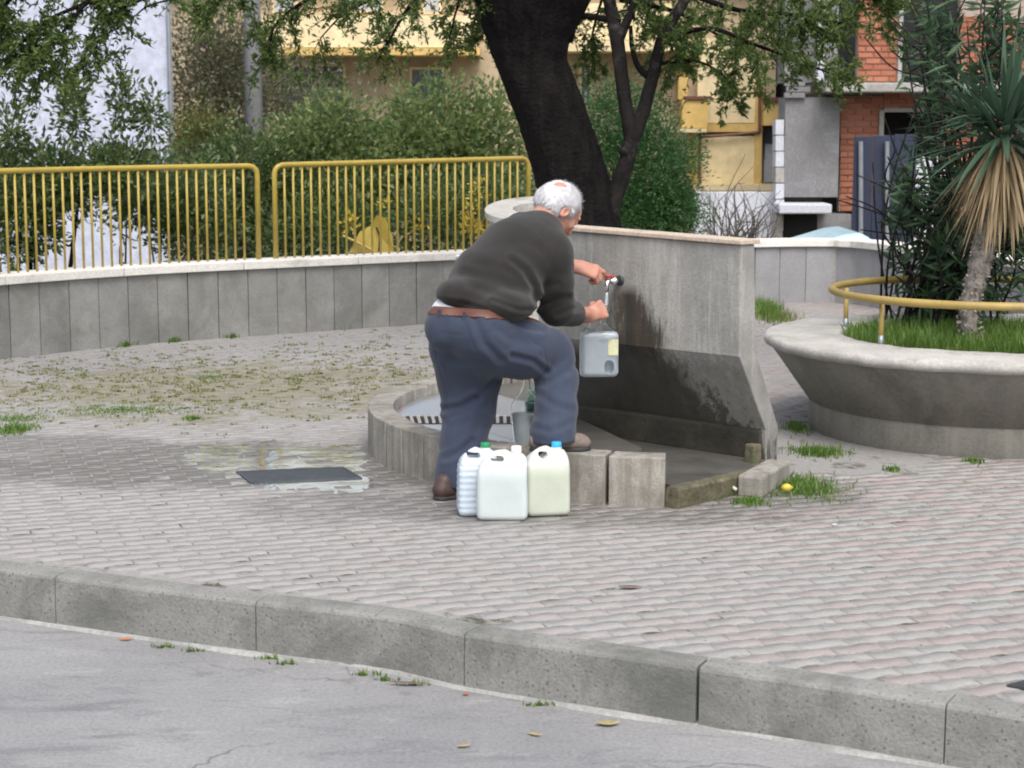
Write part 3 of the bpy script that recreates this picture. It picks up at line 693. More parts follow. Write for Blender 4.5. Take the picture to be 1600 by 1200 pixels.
sh('shrub', 'dark shrub behind the left end of the railing, crown split over a bare trunk', 60, 285, 105, 48, 16.6, M_leafdark, nclump=170, per=30, spread=.09, ln=.07, wdr=.45, shell=.35, stems=5, stemr=.045, barkm=M_bark, group=HG,
   extra=[(at(185, 262, 16.4), (.38, .35, .19), 64), (at(30, 350, 16.4), (.4, .35, .42), 70), (at(190, 165, 16.4), (.05, .05, .24), 14), (at(238, 175, 16.4), (.05, .05, .22), 12), (at(115, 180, 16.4), (.08, .08, .30), 20), (at(20, 205, 16.4), (.08, .08, .24), 16)])
sh('shrub', 'dark shrub in front of the white building, arching behind the railing bars', 255, 305, 95, 60, 17.4, M_leafdark, nclump=170, per=28, spread=.09, ln=.065, shell=.35, group=HG, extra=[(at(300, 370, 17.4), (.35, .3, .35), 60)])
sh('shrub', 'small yellowish green bush at the corner of the white building', 315, 225, 45, 35, 19, M_leafyel, nclump=90, per=28, spread=.1, ln=.06, group=HG)
sh('shrub', 'mid green bush left of the joint between the two railings', 385, 300, 85, 110, 18.5, M_leafdark, nclump=300, per=28, spread=.11, ln=.065, group=HG)
sh('shrub', 'broad green bush behind the middle of the right-hand railing', 520, 275, 115, 110, 19, M_leafmid, nclump=330, per=34, spread=.10, ln=.075, wdr=.5, group=HG)
sh('shrub', 'tall pale-flecked green bush next to the leaning black trunk', 695, 250, 130, 108, 19.6, M_leafmid, nclump=420, per=34, spread=.10, ln=.075, wdr=.5, group=HG)
sh('shrub', 'low dark bush behind the railing beside the concrete ring', 730, 350, 130, 75, 18.2, M_leafdark, nclump=330, per=28, spread=.11, ln=.06, group=HG)
sh('shrub', 'low dark bush under the broad green bush behind the right-hand railing', 500, 375, 120, 60, 18.2, M_leafdark, nclump=300, per=28, spread=.11, ln=.06, group=HG)
sh('bush', 'bright green bushy tree to the right of the black trunk', 1010, 270, 80, 95, 17.8, M_leafbright, nclump=420, per=36, spread=.09, ln=.045, wdr=.4, cat='bush', extra=[(at(960, 190, 17.8), (.4, .35, .4), 120), (at(1060, 330, 17.8), (.28, .3, .3), 90), (at(990, 340, 17.6), (.45, .3, .25), 110)])
sh('olive_tree', 'thin dry-looking tree in front of the ochre building by the white building', 350, 120, 90, 130, 27, M_leafgrey, nclump=420, per=22, spread=.2, ln=.08, shell=.2, cat='tree', stems=9, stemr=.05)
sh('olive_tree', 'sparse grey-green tree behind the hedge under the ochre balcony', 470, 175, 90, 75, 27, M_leafgrey, nclump=260, per=16, spread=.2, ln=.07, shell=.2, cat='tree', stems=8, stemr=.04)
# bare shrub
bs = empty('bare_shrub', at(1150, 380, 19) * [1, 1, 0] + [0, 0, -1.4], 'leafless tangle of thin grey twigs behind the wall', 'shrub')
mb = MB()
for i in range(90):
    b0 = at(random.uniform(1110, 1190), 400, 19); e = at(random.uniform(1085, 1230), random.uniform(285, 375), 19 + random.uniform(-.4, .4))
    if i < 3: e = at(1165 + i * 12, 240 + 20 * i, 19)
    mb.tube(spline([b0, (b0 + e) / 2 + rng.normal(size=3) * .12, e], 4), np.linspace(.009, .0025, 9), 4)
mb.build('twigs', M_twig, bs)

# --- big tree
bt = empty('big_tree', at(905, 520, 13) * [1, 1, 0], 'huge leaning tree with a black trunk forking above the old man', 'tree')
TY = 13.0
tr_px = [(925, 560, 72), (915, 420, 64), (904, 340, 60), (893, 290, 58), (879, 240, 57), (863, 190, 56), (845, 140, 56), (829, 95, 56), (825, 63, 63), (829, 0, 90), (830, -50, 100)]
def trunk_tube(pts, n=26, amp=.06, depthk=1.0, seed=0):
    mb = MB(); P = spline([at(x, y, TY) for x, y, r in pts], 6); Rr = np.interp(np.linspace(0, 1, len(P)), np.linspace(0, 1, len(pts)), [r for _, _, r in pts]) * TY / FPX
    secs = []
    for i, p in enumerate(P):
        sec = []
        for k in range(n):
            a = 2 * math.pi * k / n
            rr = Rr[i] * (1 + amp * math.sin(3 * a + seed + i * .05) + amp * .8 * math.sin(7 * a + i * .12 + seed) + random.uniform(-.018, .018))
            sec.append(p + np.array([math.cos(a) * rr, math.sin(a) * rr * depthk, 0]))
        secs.append(sec)
    mb.sweep(secs); return mb
trunk_tube(tr_px).build('trunk', M_bark, bt, True)
def limb(px_pts, rad_px, Ys, name='limb', mat=None, jag=.05, n=10):
    P = spline([at(x, y, Y) for (x, y), Y in zip(px_pts, Ys)], 6)
    Rr = np.interp(np.linspace(0, 1, len(P)), np.linspace(0, 1, len(rad_px)), [r * TY / FPX for r in rad_px])
    mb = MB(); mb.tube(P, Rr, n, jag); mb.build(name, mat or M_bark, bt, True); return P
limb([(826, 20), (790, -30), (745, -90), (690, -200)], [52, 50, 44, 34], [13, 12.9, 12.7, 12.4])
limb([(845, 40), (880, -20), (930, -90), (990, -200)], [55, 46, 40, 30], [13, 13, 13.1, 13.2])
t2a = limb([(940, 360), (962, 300), (985, 225), (975, 150), (965, 70), (950, -10), (940, -80)], [20, 15, 12, 11, 11, 10, 9], [13] * 7, 'limb', M_bark2)
t2b = limb([(978, 245), (1003, 180), (1022, 110), (1035, 60), (1070, 0), (1100, -60)], [13, 11, 10, 9, 8, 7], [13] * 6, 'limb', M_bark2)
limb([(968, 60), (985, 20), (1010, -40)], [8, 7, 6], [13] * 3, 'limb', M_bark2)
limb([(970, 35), (935, 28), (908, 24)], [6, 5, 5], [13] * 3, 'limb')
limb([(1020, 125), (998, 105), (988, 75), (985, 40)], [7, 5, 4, 3], [13] * 4, 'limb')
# drooping outer boughs: path (px,py,Y) + leaves along them
boughs = []
def bough(pts, r0, r1, n_tw, tw_len, leaf_n):
    P = spline([at(x, y, Y) for x, y, Y in pts], 7); boughs.append((P, r0, r1, n_tw, tw_len, leaf_n))
mbb = MB(); LP = []; LD = []
def grow(P, r0, r1, ntw, twl, ln_, droop=.5, leafevery=.035):
    mbb.tube(P, np.linspace(r0, r1, len(P)), 6, .05)
    for i in range(ntw):
        t = random.random() ** .8; k = min(len(P) - 2, int(t * (len(P) - 1))); p = P[k] + (P[k + 1] - P[k]) * random.random()
        d = nrm(nrm(P[k + 1] - P[k]) * .5 + rng.normal(size=3) * .8 + [0, 0, -.1]); L = twl * random.uniform(.4, 1.2)
        m = 6; Q = [p]; 
        for j in range(m): d = nrm(d + rng.normal(size=3) * .22 + [0, 0, -droop * .16]); Q.append(Q[-1] + d * L / m)
        Q = np.array(Q); mbb.tube(Q, np.linspace(max(.0035, r1 * .6), .0018, m + 1), 4)
        nl = int(ln_ * L / twl) + 3
        for j in range(nl):
            u = (.15 + .85 * random.random()) * m; a = min(m - 1, int(u)); pp = Q[a] + (Q[a + 1] - Q[a]) * (u - a)
            LP.append(pp); LD.append(nrm(nrm(Q[a + 1] - Q[a]) * .6 + rng.normal(size=3) * .65 + [0, 0, -.15]))
        for sub in range(2):
            a = random.randint(1, m - 1); d2 = nrm(rng.normal(size=3) * .8 + d * .5 + [0, 0, -.2]); q2 = [Q[a]]
            for j in range(3): d2 = nrm(d2 + rng.normal(size=3) * .2 + [0, 0, -droop * .15]); q2.append(q2[-1] + d2 * L * .16)
            mbb.tube(q2, [.0025, .002, .0018, .0015], 3)
            for j in range(int(ln_ * .35)):
                u = random.random() * 2.999; b_ = int(u); LP.append(q2[b_] + (q2[b_ + 1] - q2[b_]) * (u - b_)); LD.append(nrm(d2 * .5 + rng.normal(size=3) * .7))
def B(pts, r0, r1, ntw, twl, ln_, **k): grow(spline([at(x, y, Y) for x, y, Y in pts], 7), r0, r1, ntw, twl, ln_, **k)
# right side canopy
B([(930, -60, 13), (1040, -25, 12.6), (1150, 15, 12.2), (1260, 25, 12), (1330, 40, 11.8)], .03, .008, 44, .42, 30)
B([(1035, 60, 13), (1110, 45, 12.8), (1180, 70, 12.6), (1260, 100, 12.5), (1310, 120, 12.5)], .022, .005, 34, .36, 30)
B([(1022, 100, 13), (1080, 95, 12.9), (1120, 110, 12.8), (1160, 150, 12.7)], .015, .004, 18, .3, 26)
B([(970, 0, 13), (1060, 20, 13.4), (1130, 60, 13.6), (1180, 90, 13.8)], .02, .005, 26, .36, 28)
B([(1080, -60, 12), (1200, -30, 11.6), (1310, -10, 11.4), (1400, 5, 11.3)], .025, .006, 34, .36, 30)
B([(940, 0, 13.2), (925, 60, 13.4), (930, 110, 13.5)], .012, .004, 16, .3, 22)
B([(1000, -20, 13.2), (1020, 30, 13.3), (1060, 90, 13.2)], .012, .004, 18, .3, 24)
# centre-left canopy
B([(745, -90, 12.7), (690, -40, 12.4), (640, 10, 12.2), (610, 60, 12.1), (590, 95, 12.1)], .022, .004, 16, .34, 20)
B([(700, -60, 12.5), (560, -30, 12.2), (480, 0, 12), (430, 40, 12), (420, 90, 12)], .022, .005, 22, .34, 24)
B([(640, -50, 12.4), (600, -10, 12.3), (540, 20, 12.2), (500, 60, 12.2)], .014, .004, 18, .34, 22)
B([(740, -50, 12.8), (715, 10, 12.9), (700, 70, 12.9)], .014, .004, 14, .36, 24)
B([(780, -40, 13.1), (745, 20, 13.3), (735, 60, 13.4)], .012, .004, 12, .3, 24)
B([(480, -60, 12), (400, -20, 11.9), (340, 0, 11.8), (300, 20, 11.8)], .015, .004, 16, .3, 20)
# left canopy
B([(420, -70, 11.6), (260, -30, 11.2), (150, 0, 11), (60, 40, 10.9), (20, 90, 10.9)], .026, .005, 34, .36, 28)
B([(200, -50, 11), (130, 10, 10.9), (90, 60, 10.8), (60, 80, 10.8)], .016, .004, 26, .34, 28)
B([(300, -40, 11.3), (220, 0, 11.2), (160, 30, 11.1), (135, 80, 11.1), (130, 120, 11.1)], .014, .003, 14, .3, 22)
B([(60, -60, 10.8), (20, -10, 10.8), (-20, 60, 10.8)], .02, .005, 30, .36, 28)
B([(330, -10, 11.4), (240, 6, 11.3), (205, 28, 11.3), (180, 22, 11.3)], .008, .003, 3, .2, 8)
mbb.build('branches', M_bark, bt)['kind'] = 'stuff'
LP = np.array(LP); LD = np.array(LD); LP = np.vstack([LP, LP + rng.normal(size=LP.shape) * .012]); LD = nrm(np.vstack([LD, LD + rng.normal(size=LD.shape) * .6])); k = len(LP)
leaves('crown', LP, LD, .046 * rng.uniform(.7, 1.25, k), .0155 * rng.uniform(.8, 1.3, k), M_leafbig, bt)

# --- yucca
yc = at(1568, 212, 9.45); yb = np.array([at(1517, 545, 9.5)[0], 9.45, .44])
yu = empty('yucca_palm', yb, 'yucca with a spiky green head, hanging dry leaf skirt and scarred trunk', 'palm')
P = spline([yb, at(1513, 490, 9.45), at(1530, 420, 9.45), at(1543, 360, 9.45), at(1555, 290, 9.45), yc], 9)
n = 18; secs = []
for i, p in enumerate(P):
    r = np.interp(i / (len(P) - 1), [0, .12, .3, .5, .8, 1], [.048, .042, .052, .062, .06, .055])
    secs.append([p + np.array([math.cos(a), math.sin(a), 0]) * r * (1 + .12 * math.sin(i * 1.9 + a) + random.uniform(-.08, .08)) for a in np.linspace(0, 2 * math.pi, n, endpoint=False)])
mb = MB(); mb.sweep(secs); mb.build('trunk', M_ytrunk, yu, True)
# leaf scars: small ragged scales on the trunk
sp_, sd_ = [], []
for i in range(520):
    u = random.random() * (len(P) - 1.01); k = int(u); p = P[k] + (P[k + 1] - P[k]) * (u - k); a = random.random() * 6.283; r = .05
    sp_.append(p + [math.cos(a) * r, math.sin(a) * r, 0]); sd_.append([math.cos(a) * .7, math.sin(a) * .7, random.uniform(-.8, .5)])
leaves('leaf_scars', sp_, sd_, rng.uniform(.015, .03, 520), .018, plain('leaf_scar_fibre', (.24, .21, .18), .95, 0, .4, 30), yu)
def blade(base, d, L, W, droop, seg=7):
    d = nrm(d); side = nrm(np.cross(d, [0, 0, 1.]) + 1e-6); pts = [np.array(base, float)]; dd = d.copy()
    for i in range(seg): dd = nrm(dd + np.array([0, 0, -droop / seg])); pts.append(pts[-1] + dd * L / seg)
    v = []; f = []
    for i, p in enumerate(pts):
        u = i / seg; ww = W * (.55 + .9 * u * (1 - u) * 2) * (1 - u ** 3) if i < seg else 0.001
        nrml = nrm(np.cross(side, nrm(pts[min(i + 1, seg)] - pts[max(i - 1, 0)])))
        v += [p - side * ww / 2 + nrml * ww * .18, p, p + side * ww / 2 + nrml * ww * .18]
    for i in range(seg):
        a = i * 3; f += [(a, a + 1, a + 4, a + 3), (a + 1, a + 2, a + 5, a + 4)]
    return v, f
def blade_cluster(name, mat, parent, items, smooth=True):
    """each big blade a part of its own"""
    for (b0, d, L, W, dr) in items:
        v, f = blade(b0, d, L, W, dr); link(name, rawmesh(name, np.array(v) - org(parent), f, mat, smooth), parent)
its = []
for i in range(120):
    a = random.random() * 6.283; el = random.choice([random.uniform(.05, 1.5), random.uniform(-.5, .9)]); c_ = yc + np.array([math.cos(a) * .03, math.sin(a) * .03, random.uniform(-.06, .1)])
    its.append((c_, (math.cos(a) * math.cos(el), math.sin(a) * math.cos(el), math.sin(el)), random.uniform(.42, .62), random.uniform(.028, .043), random.uniform(.05, .55)))
blade_cluster('leaf', M_yucca, yu, its)
its = []
for i in range(235):
    a = random.random() * 6.283; c_ = yc + np.array([math.cos(a) * .05, math.sin(a) * .05, random.uniform(-.22, .0)]); el = -random.uniform(.55, 1.35)
    its.append((c_, (math.cos(a) * math.cos(el), math.sin(a) * math.cos(el), math.sin(el)), random.uniform(.32, .52), random.uniform(.012, .026), random.uniform(.4, 1.1)))
blade_cluster('dry_leaf', M_dead, yu, its)

# --- oleander behind the yucca
ol = empty('oleander', (PC[0] - .1, 10.15, .44), 'tall dark oleander with long narrow leaves behind the yucca', 'shrub')
ob = np.array([PC[0] - .1, 10.15, .44]); mb = MB(); op, od = [], []
def ole_stem(p0, p1, nwh, r=.008, bend=.1):
    P = spline([p0, (p0 + p1) / 2 + rng.normal(size=3) * bend, p1], 6); mb.tube(P, np.linspace(r, .004, len(P)), 6)
    m = len(P)
    for i in range(nwh):
        u = (i + .6) / nwh; u = .35 + .65 * u; k = min(m - 2, int(u * (m - 1))); p = P[k] + (P[k + 1] - P[k]) * (u * (m - 1) - k); t = nrm(P[k + 1] - P[k]); up = random.uniform(.1, .7)
        for j in range(4):
            a = rng.normal(size=3); a = nrm(a - t * np.dot(a, t)); op.append(p); od.append(nrm(a + t * up + [0, 0, -.15]))
targets = [(1420, 60), (1425, 110), (1380, 108), (1440, 30), (1440, 90), (1475, 60), (1500, 20), (1540, 40), (1575, 20), (1590, 70), (1420, 170), (1450, 200), (1425, 250), (1400, 275), (1430, 300), (1460, 330), (1480, 260), (1400, 330), (1445, 380), (1470, 400), (1500, 420), (1590, 400), (1560, 420), (1520, 130), (1490, 150), (1560, 100), (1480, 0), (1420, 0), (1450, 480), (1490, 470), (1580, 470), (1600, 120), (1430, 10),(1520,440),(1475,300),(1405,300),(1425,345),(1590,330),(1600,250), (1430, 140), (1460, 140), (1505, 80), (1545, 0)]
for (x, y) in [q for q in targets if not (q[0] < 1430 and q[1] < 235)]:
    Y = random.uniform(9.9, 10.9); e = at(x, y, Y)
    b0 = ob + [random.uniform(-.35, .3), random.uniform(-.15, .2), 0]
    mid = np.array([(b0[0] + e[0]) / 2 + .1, (b0[1] + e[1]) / 2, max(b0[2] + .3, e[2] * .6)])
    for q in range(2):
        ee = e + rng.normal(size=3) * .07; s0 = b0 if q == 0 else mid
        ole_stem(s0, ee, 13 if q == 0 else 9)
    for q in range(3):
        ee = e + rng.normal(size=3) * [.16, .16, .13]; ole_stem(e - (e - mid) * .25, ee, 6, .006, .03)
mb.build('stems', M_bark2, ol, True)
op = np.array(op); od = np.array(od)
def keep_ole(p):
    x, y = 800 + (p[0] / p[1]) * FPX * .99, 200 - (p[2] - CAM_H) / p[1] * FPX
    return not (x < 1392 or (x < 1425 and y < 235 and random.random() < .75) or (x < 1470 and 130 < y < 240 and random.random() < .4))
kk = np.array([keep_ole(p) for p in op]) & (rng.random(len(op)) < .62); op, od = op[kk], od[kk]; k = len(op); leaves('foliage', op, od, .14 * rng.uniform(.7, 1.2, k), .023 * rng.uniform(.8, 1.2, k), M_oleander, ol)

# --- grass and weeds
def blades(name, pos, h, wd_, lean, mat, parent=None, label=None, cat=None, origin=None, kind='stuff'):
    pos = np.asarray(pos, float); n = len(pos); a = rng.random(n) * 6.283; le = rng.uniform(0, lean, n)
    d = np.c_[np.cos(a) * le, np.sin(a) * le, np.ones(n)]; h = h * rng.uniform(.45, 1.2, n)
    s = np.c_[-np.sin(a), np.cos(a), np.zeros(n)] * (wd_ * rng.uniform(.7, 1.3, n))[:, None] * .5
    mid = pos + d * (h * .5)[:, None]; tip = pos + d * h[:, None] + np.c_[np.cos(a), np.sin(a), -np.ones(n) * .4] * (h * le * .4)[:, None]
    v = np.stack([pos - s, pos + s, mid + s * .8, mid - s * .8, tip], 1).reshape(-1, 3); b = np.arange(n)[:, None] * 5
    f = np.concatenate([b + [0, 1, 2], b + [0, 2, 3], b + [3, 2, 4]])
    of = org(parent) if origin is None else np.array(origin, float)
    o = link(name, npmesh(name, v - of, f, mat), parent, origin if origin is not None else None)
    if kind: o['kind'] = kind
    return tag(o, label, cat)
r_ = .77 * np.sqrt(rng.random(9000)); a_ = rng.random(9000) * 6.283
blades('grass', np.c_[PC[0] + r_ * np.cos(a_), PC[1] + r_ * np.sin(a_), np.full(9000, .45)], .105, .007, .5, M_grass, None, 'lush green grass filling the round planter', 'grass', PC + [0, 0, .45])
def clump(px, py, rx, ry, n, h, mat, label, wd_=.006, lean=.7, cat='grass', name='grass_tuft', z=0):
    c = gnd(px, py, z); L = gnd(px - rx, py, z); Tt = gnd(px, py - ry, z); ax, ay = c[0] - L[0], abs(Tt[1] - c[1])
    n = int(n * 1.5); h = h * .8; q = rng.normal(size=(n, 2)) * .45 * (.6 + .9 * rng.random((n, 1))); pos = np.c_[c[0] + q[:, 0] * ax, c[1] + q[:, 1] * ay, np.full(n, z - .005)]
    return blades(name, pos, h, wd_, lean, mat, None, label, cat, c, kind=None if 0 else 'stuff')
clump(1250, 762, 55, 16, 900, .05, M_grass, 'green grass tuft around the lemon and the loose block')
clump(1172, 785, 28, 7, 260, .035, M_grass, 'small grass tuft in front of the loose concrete block')
clump(1278, 708, 42, 8, 420, .05, M_grass, 'dark green grass tuft at the foot of the planter near the fountain')
clump(1244, 670, 20, 8, 160, .05, M_grass, 'small weed growing between the fountain wall and the planter')
clump(1196, 492, 26, 12, 650, .17, M_grass, 'tall grass tuft behind the right end of the fountain wall', .006, .6)
clump(1215, 497, 30, 9, 350, .09, M_weed, 'dry yellow grass in front of the panelled wall by the fountain', .006, .8)
clump(190, 641, 110, 9, 900, .022, M_grass, 'long green grass patch on the paving left of the basin', .006, .9)
clump(22, 672, 34, 8, 420, .04, M_grass, 'bright green grass tuft at the left edge of the square', .006, .9)
clump(30, 655, 50, 8, 350, .025, M_grass, 'small green grass patch near the left edge', .006, .9)
clump(330, 590, 26, 4, 120, .025, M_grass, 'dark weed patch in the middle of the dry weeds', .006, .9)
for px, py, lb_ in ((197, 541, 'weed at the foot of the low wall, leftmost'), (272, 534, 'weed sprouting at the foot of the wall, second from the left'), (362, 527, 'leafy weed at the foot of the wall, third from the left'), (532, 513, 'small weed at the foot of the wall, just left of the tallest one'), (563, 508, 'tallest weed at the foot of the wall left of the man')):
    clump(px, py, 10, 2.5, 60, .06, M_grass, lb_, .01, .8, 'weed', 'weed')
for px, py, lb_ in ((300, 655, 'small weed on the paving above the puddle'), (1520, 722, 'weed at the front foot of the planter'), (1395, 735, 'little weed on the pinkish paving before the planter')):
    clump(px, py, 12, 3, 60, .04, M_grass, lb_, .008, .8, 'weed', 'weed')
# scattered joint weeds: snap to paver joints
def joint_weeds(n, test, h, mat, label, wd_=.005):
    pos = []
    tries = 0
    while len(pos) < n and tries < n * 40:
        tries += 1
        px = random.uniform(-60, 1660); py = random.uniform(500, 1110); p = gnd(px, py)
        if random.random() > test(px, py): continue
        lx = p[0] * pcs + p[1] * psn; ly = -p[0] * psn + p[1] * pcs; nn = round((ly) / PW + .5); ly2 = (nn - .5) * PW + PA * math.sin(2 * math.pi * lx / PL)
        ly2 += random.gauss(0, .004); X, Y = lx * pcs - ly2 * psn, lx * psn + ly2 * pcs
        if (X - BC[0]) ** 2 + (Y - BC[1]) ** 2 < (BR + .02) ** 2 or (X - PC[0]) ** 2 + (Y - PC[1]) ** 2 < .97 ** 2: continue
        if inside_poly((X, Y), grate_c): continue
        i = np.argmin((kin.p[:, 0] - X) ** 2 + (kin.p[:, 1] - Y) ** 2)
        if (np.array([X, Y]) - kin.p[i]) @ kinn[i] < .05: continue
        j = np.argmin((WC.p[:, 0] - X) ** 2 + (WC.p[:, 1] - Y) ** 2)
        if (np.array([X, Y]) - WC.p[j]) @ wallout(WC.s[j]) > -.01: continue
        for q in range(random.randint(4, 12)): pos.append((X + random.gauss(0, .016), Y + random.gauss(0, .010), -.006))
    return blades('grass', pos, h, wd_, 1.0, mat, None, label, 'grass')
def g2(px, py, cx, cy, sx, sy): return math.exp(-((px - cx) / sx) ** 2 - ((py - cy) / sy) ** 2)
def patchy(px, py): return .35 + .65 * (math.sin(px * .035 + 1.3 * math.sin(py * .11)) * math.sin(py * .21 + px * .013) > -.1)
joint_weeds(10500, lambda x, y: patchy(x, y) * (g2(x, y, 400, 595, 300, 42) + .7 * g2(x, y, 120, 600, 160, 40) + .5 * g2(x, y, 600, 560, 150, 40)) * (y < 690), .019, M_weed, 'thin dry yellowish weeds in the paving joints left of the basin', .011)
joint_weeds(1300, lambda x, y: g2(x, y, 1400, 770, 230, 55) + .5 * g2(x, y, 1245, 640, 40, 80), .012, M_weed, 'short weeds in the paving joints before the planter')
joint_weeds(500, lambda x, y: .06 + .3 * (x > 1100), .009, M_grass, 'tiny green sprigs in the joints of the front paving')
# weeds at the kerb foot
pos = []
for (px, py) in ((255, 1012), (300, 1018), (420, 1030), (445, 1038), (600, 1063), (650, 1070), (840, 1103), (570, 1055)):
    c = gnd(px, py, ROAD_Z)
    for q in range(26): pos.append((c[0] + random.gauss(0, .022), c[1] + random.gauss(0, .006), ROAD_Z - .002))
blades('grass', pos, .022, .007, 1.0, M_grass, None, 'tiny green weeds growing along the foot of the kerb', 'grass')

# ==================================================================== BACKGROUND BUILDINGS
def fbox(px0, px1, py0, py1, Y, d, mb):
    pm_ = (py0 + py1) / 2; pm_ = min(max(pm_, 0), 350); a, b = at(px0, pm_, Y), at(px1, pm_, Y); a[2] = at(px0, py1, Y)[2]; b[2] = at(px1, py0, Y)[2]; return mb.box((a[0], Y, a[2]), (b[0], Y + d, b[2]))
# white building
wbd = empty('white_building', (at(60, 400, 24)[0], 24, -1.4), 'blank bluish white rendered house wall at the left', 'building')
mb = MB(); xr = at(272, 200, 23)[0]; mb.prism([(-14, 23), (xr, 23), (xr * 33 / 23 - 1, 33), (-18, 33)], -1.42, 7); mb.build('wall', M_white, wbd, bev=.02)
mb = MB(); mb.prism([(-14.1, 22.9), (xr + .1, 22.9), (xr * 33 / 23 - .9, 33.1), (-18, 33.1)], 7.003, 7.2); mb.build('roof', M_slab, wbd)
mb = MB(); mb.tube([(xr - .03, 22.96, -1.4), (xr - .03, 22.96, 6.9)], .03, 8); mb.build('downpipe', M_steel, wbd)

# ochre building
YB = 36.0
yb_ = empty('ochre_building', (0, YB, -1.4), 'ochre and cream block of flats with balconies behind the trees', 'building')
x0, x1 = at(265, 0, YB)[0], at(1215, 0, YB)[0]
mb = MB(); mb.box((x0 - 1, YB + .02, -1.42), (x1, YB + 10, 4.4)); mb.build('wall', M_orange, yb_)
mb = MB(); mb.box((x0 - 1.3, YB - .3, 4.403), (x1 + .2, YB + 10.2, 4.55)); mb.build('roof', M_slab, yb_)  # unseen top and roof set low so the water mirrors open sky
def ypart(name, m, px0, px1, py0, py1, Y=YB, d=.3, parent=None, bev=0):
    mb = MB(); fbox(px0, px1, py0, py1, Y, d, mb); return mb.build(name, m, parent or yb_, bev=bev)
ypart('balcony', M_cream, 405, 745, 24, 74, YB - 1.0, 1.0); ypart('balcony_ledge', M_ochre, 400, 750, 75, 86, YB - 1.1, 1.1)
ypart('balcony', M_cream, 880, 1062, 5, 62, YB - 1.0, 1.0); ypart('balcony_ledge', M_cream, 876, 1066, 63, 80, YB - 1.1, 1.1)
for (a, b, c, d) in ((425, 465, -20, 23), (660, 690, -20, 22), (540, 600, -20, 20), (435, 540, 100, 188), (640, 700, 105, 190), (905, 925, 95, 160)):
    f = ypart('window', M_cream, a, b, c, d, YB - .06, .079)
    q = ypart('pane', M_curtain if c < 50 else M_glassd, a + 4, b - 4, c + 4, d - 4, YB - .075, .014, f); 
    ypart('mullion', M_white2, (a + b) / 2 - 1.5, (a + b) / 2 + 1.5, c + 4, d - 4, YB - .09, .014, f)
ypart('wall_panel', M_cream, 1090, 1181, 60, 192, YB - .25, .24)
ypart('wall_panel', M_cream, 1090, 1179, 213, 292, YB - .25, .24)
ypart('string_course', M_ochre, 1078, 1192, 193, 206, YB - .3, .29)
ypart('balcony', M_ochre, 1066, 1106, 156, 200, YB - .9, .62); ypart('balcony_top', M_pipe, 1072, 1112, 150, 155, YB - .95, .7); ypart('balcony_ledge', M_cream, 1062, 1104, 201, 207, YB - 1.0, .7)
ypart('pillar', M_ochre, 1076, 1091, 208, 292, YB - .33, .3); ypart('pillar', M_ochre, 1180, 1191, 120, 288, YB - .33, .3)
ypart('pillar', M_ochre, 1060, 1075, 90, 155, YB - .33, .3)
ypart('balcony', M_ochre, 1193, 1228, 160, 196, YB - .5, .4); ypart('balcony_top', M_pipe, 1193, 1230, 152, 159, YB - .55, .45)
mb = MB(); mb.tube([at(1091, 214, YB - .36), at(1150, 210, YB - .36), at(1188, 206, YB - .36)], .03, 8); mb.tube([at(1093, 214, YB - .36), at(1093, 290, YB - .36)], .03, 8); mb.build('drainpipe', M_pipe, yb_)
mb = MB(); mb.tube([at(1187, 120, YB - .4), at(1187, 206, YB - .4)], .03, 8); mb.build('drainpipe', M_pipe, yb_)
f = ypart('window', M_glassd, 1193, 1212, 200, 286, YB - .1, .1); ypart('pane', M_curtain, 1195, 1210, 225, 284, YB - .12, .018, f)
for x in range(1194, 1212, 4): ypart('grille_bar', M_white2, x, x + 1.2, 250, 286, YB - .2, .02, f)
ypart('ledge', M_cream, 1085, 1213, 288, 298, YB - .6, .34)
# low white wall before it
lwh = empty('white_boundary_wall', at(1160, 330, 30) * [1, 1, 0] + [0, 0, -1.4], 'low whitewashed wall behind the bare twigs', 'wall')
mb = MB(); a, b = at(1085, 300, 30), at(1214, 300, 30); mb.box((a[0], 30, -1.42), (b[0], 30.25, a[2])); mb.build('wall', M_white2, lwh, bev=.01)

# utility pole
pp = at(397, 200, 26)
po = empty('utility_pole', (pp[0], 26, -1.4), 'grey concrete utility pole in front of the ochre building', 'pole')
mb = MB(); mb.tube([(pp[0], 26, -1.4), (pp[0], 26, 8)], [.14, .105], 12); mb.build('shaft', M_cblock, po, True)
mb = MB(); mb.box((pp[0] - .6, 25.86, 7.6), (pp[0] + .6, 25.89, 7.7)); mb.build('crossarm', M_steel, po)

# unfinished brick building
YC = 30.0
ub = empty('unfinished_building', (at(1400, 300, YC)[0], YC, -1.4), 'unfinished building of bare orange hollow brick and grey concrete', 'building')
def upart(name, m, px0, px1, py0, py1, Y=YC, d=.3, parent=None, bev=0, name2=None):
    mb = MB(); fbox(px0, px1, py0, py1, Y, d, mb); return mb.build(name, m, parent or ub, bev=bev)
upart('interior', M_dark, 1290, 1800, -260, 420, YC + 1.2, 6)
upart('concrete_pier', M_cblock, 1228, 1311, -260, 129, YC - .2, .8); upart('concrete_pier', M_cblock, 1226, 1311, 152, 308, YC - .25, .8)
for r_i in range(7): upart('block', M_white2 if r_i != 3 else M_slab, 1212, 1225 , 187 + r_i * 25, 210.5 + r_i * 25, YC - .3, .35)
for r_i in range(6): upart('block', M_cblock, 1226 + (r_i % 2) * 3, 1258 + (r_i % 2) * 8, 130 + r_i * 9.3 - 4, 134 + r_i * 9.3, YC - .32, .1) if r_i < 3 else None
upart('white_pipe', M_white2, 1279, 1290, -200, 125, YC - .5, .12)
upart('floor_slab', M_slab, 1290, 1500, 129, 144, YC - .9, 2.0, bev=.02); upart('floor_slab', M_slab, 1500, 1800, 129, 144, YC - .6, 1.7, bev=.02)
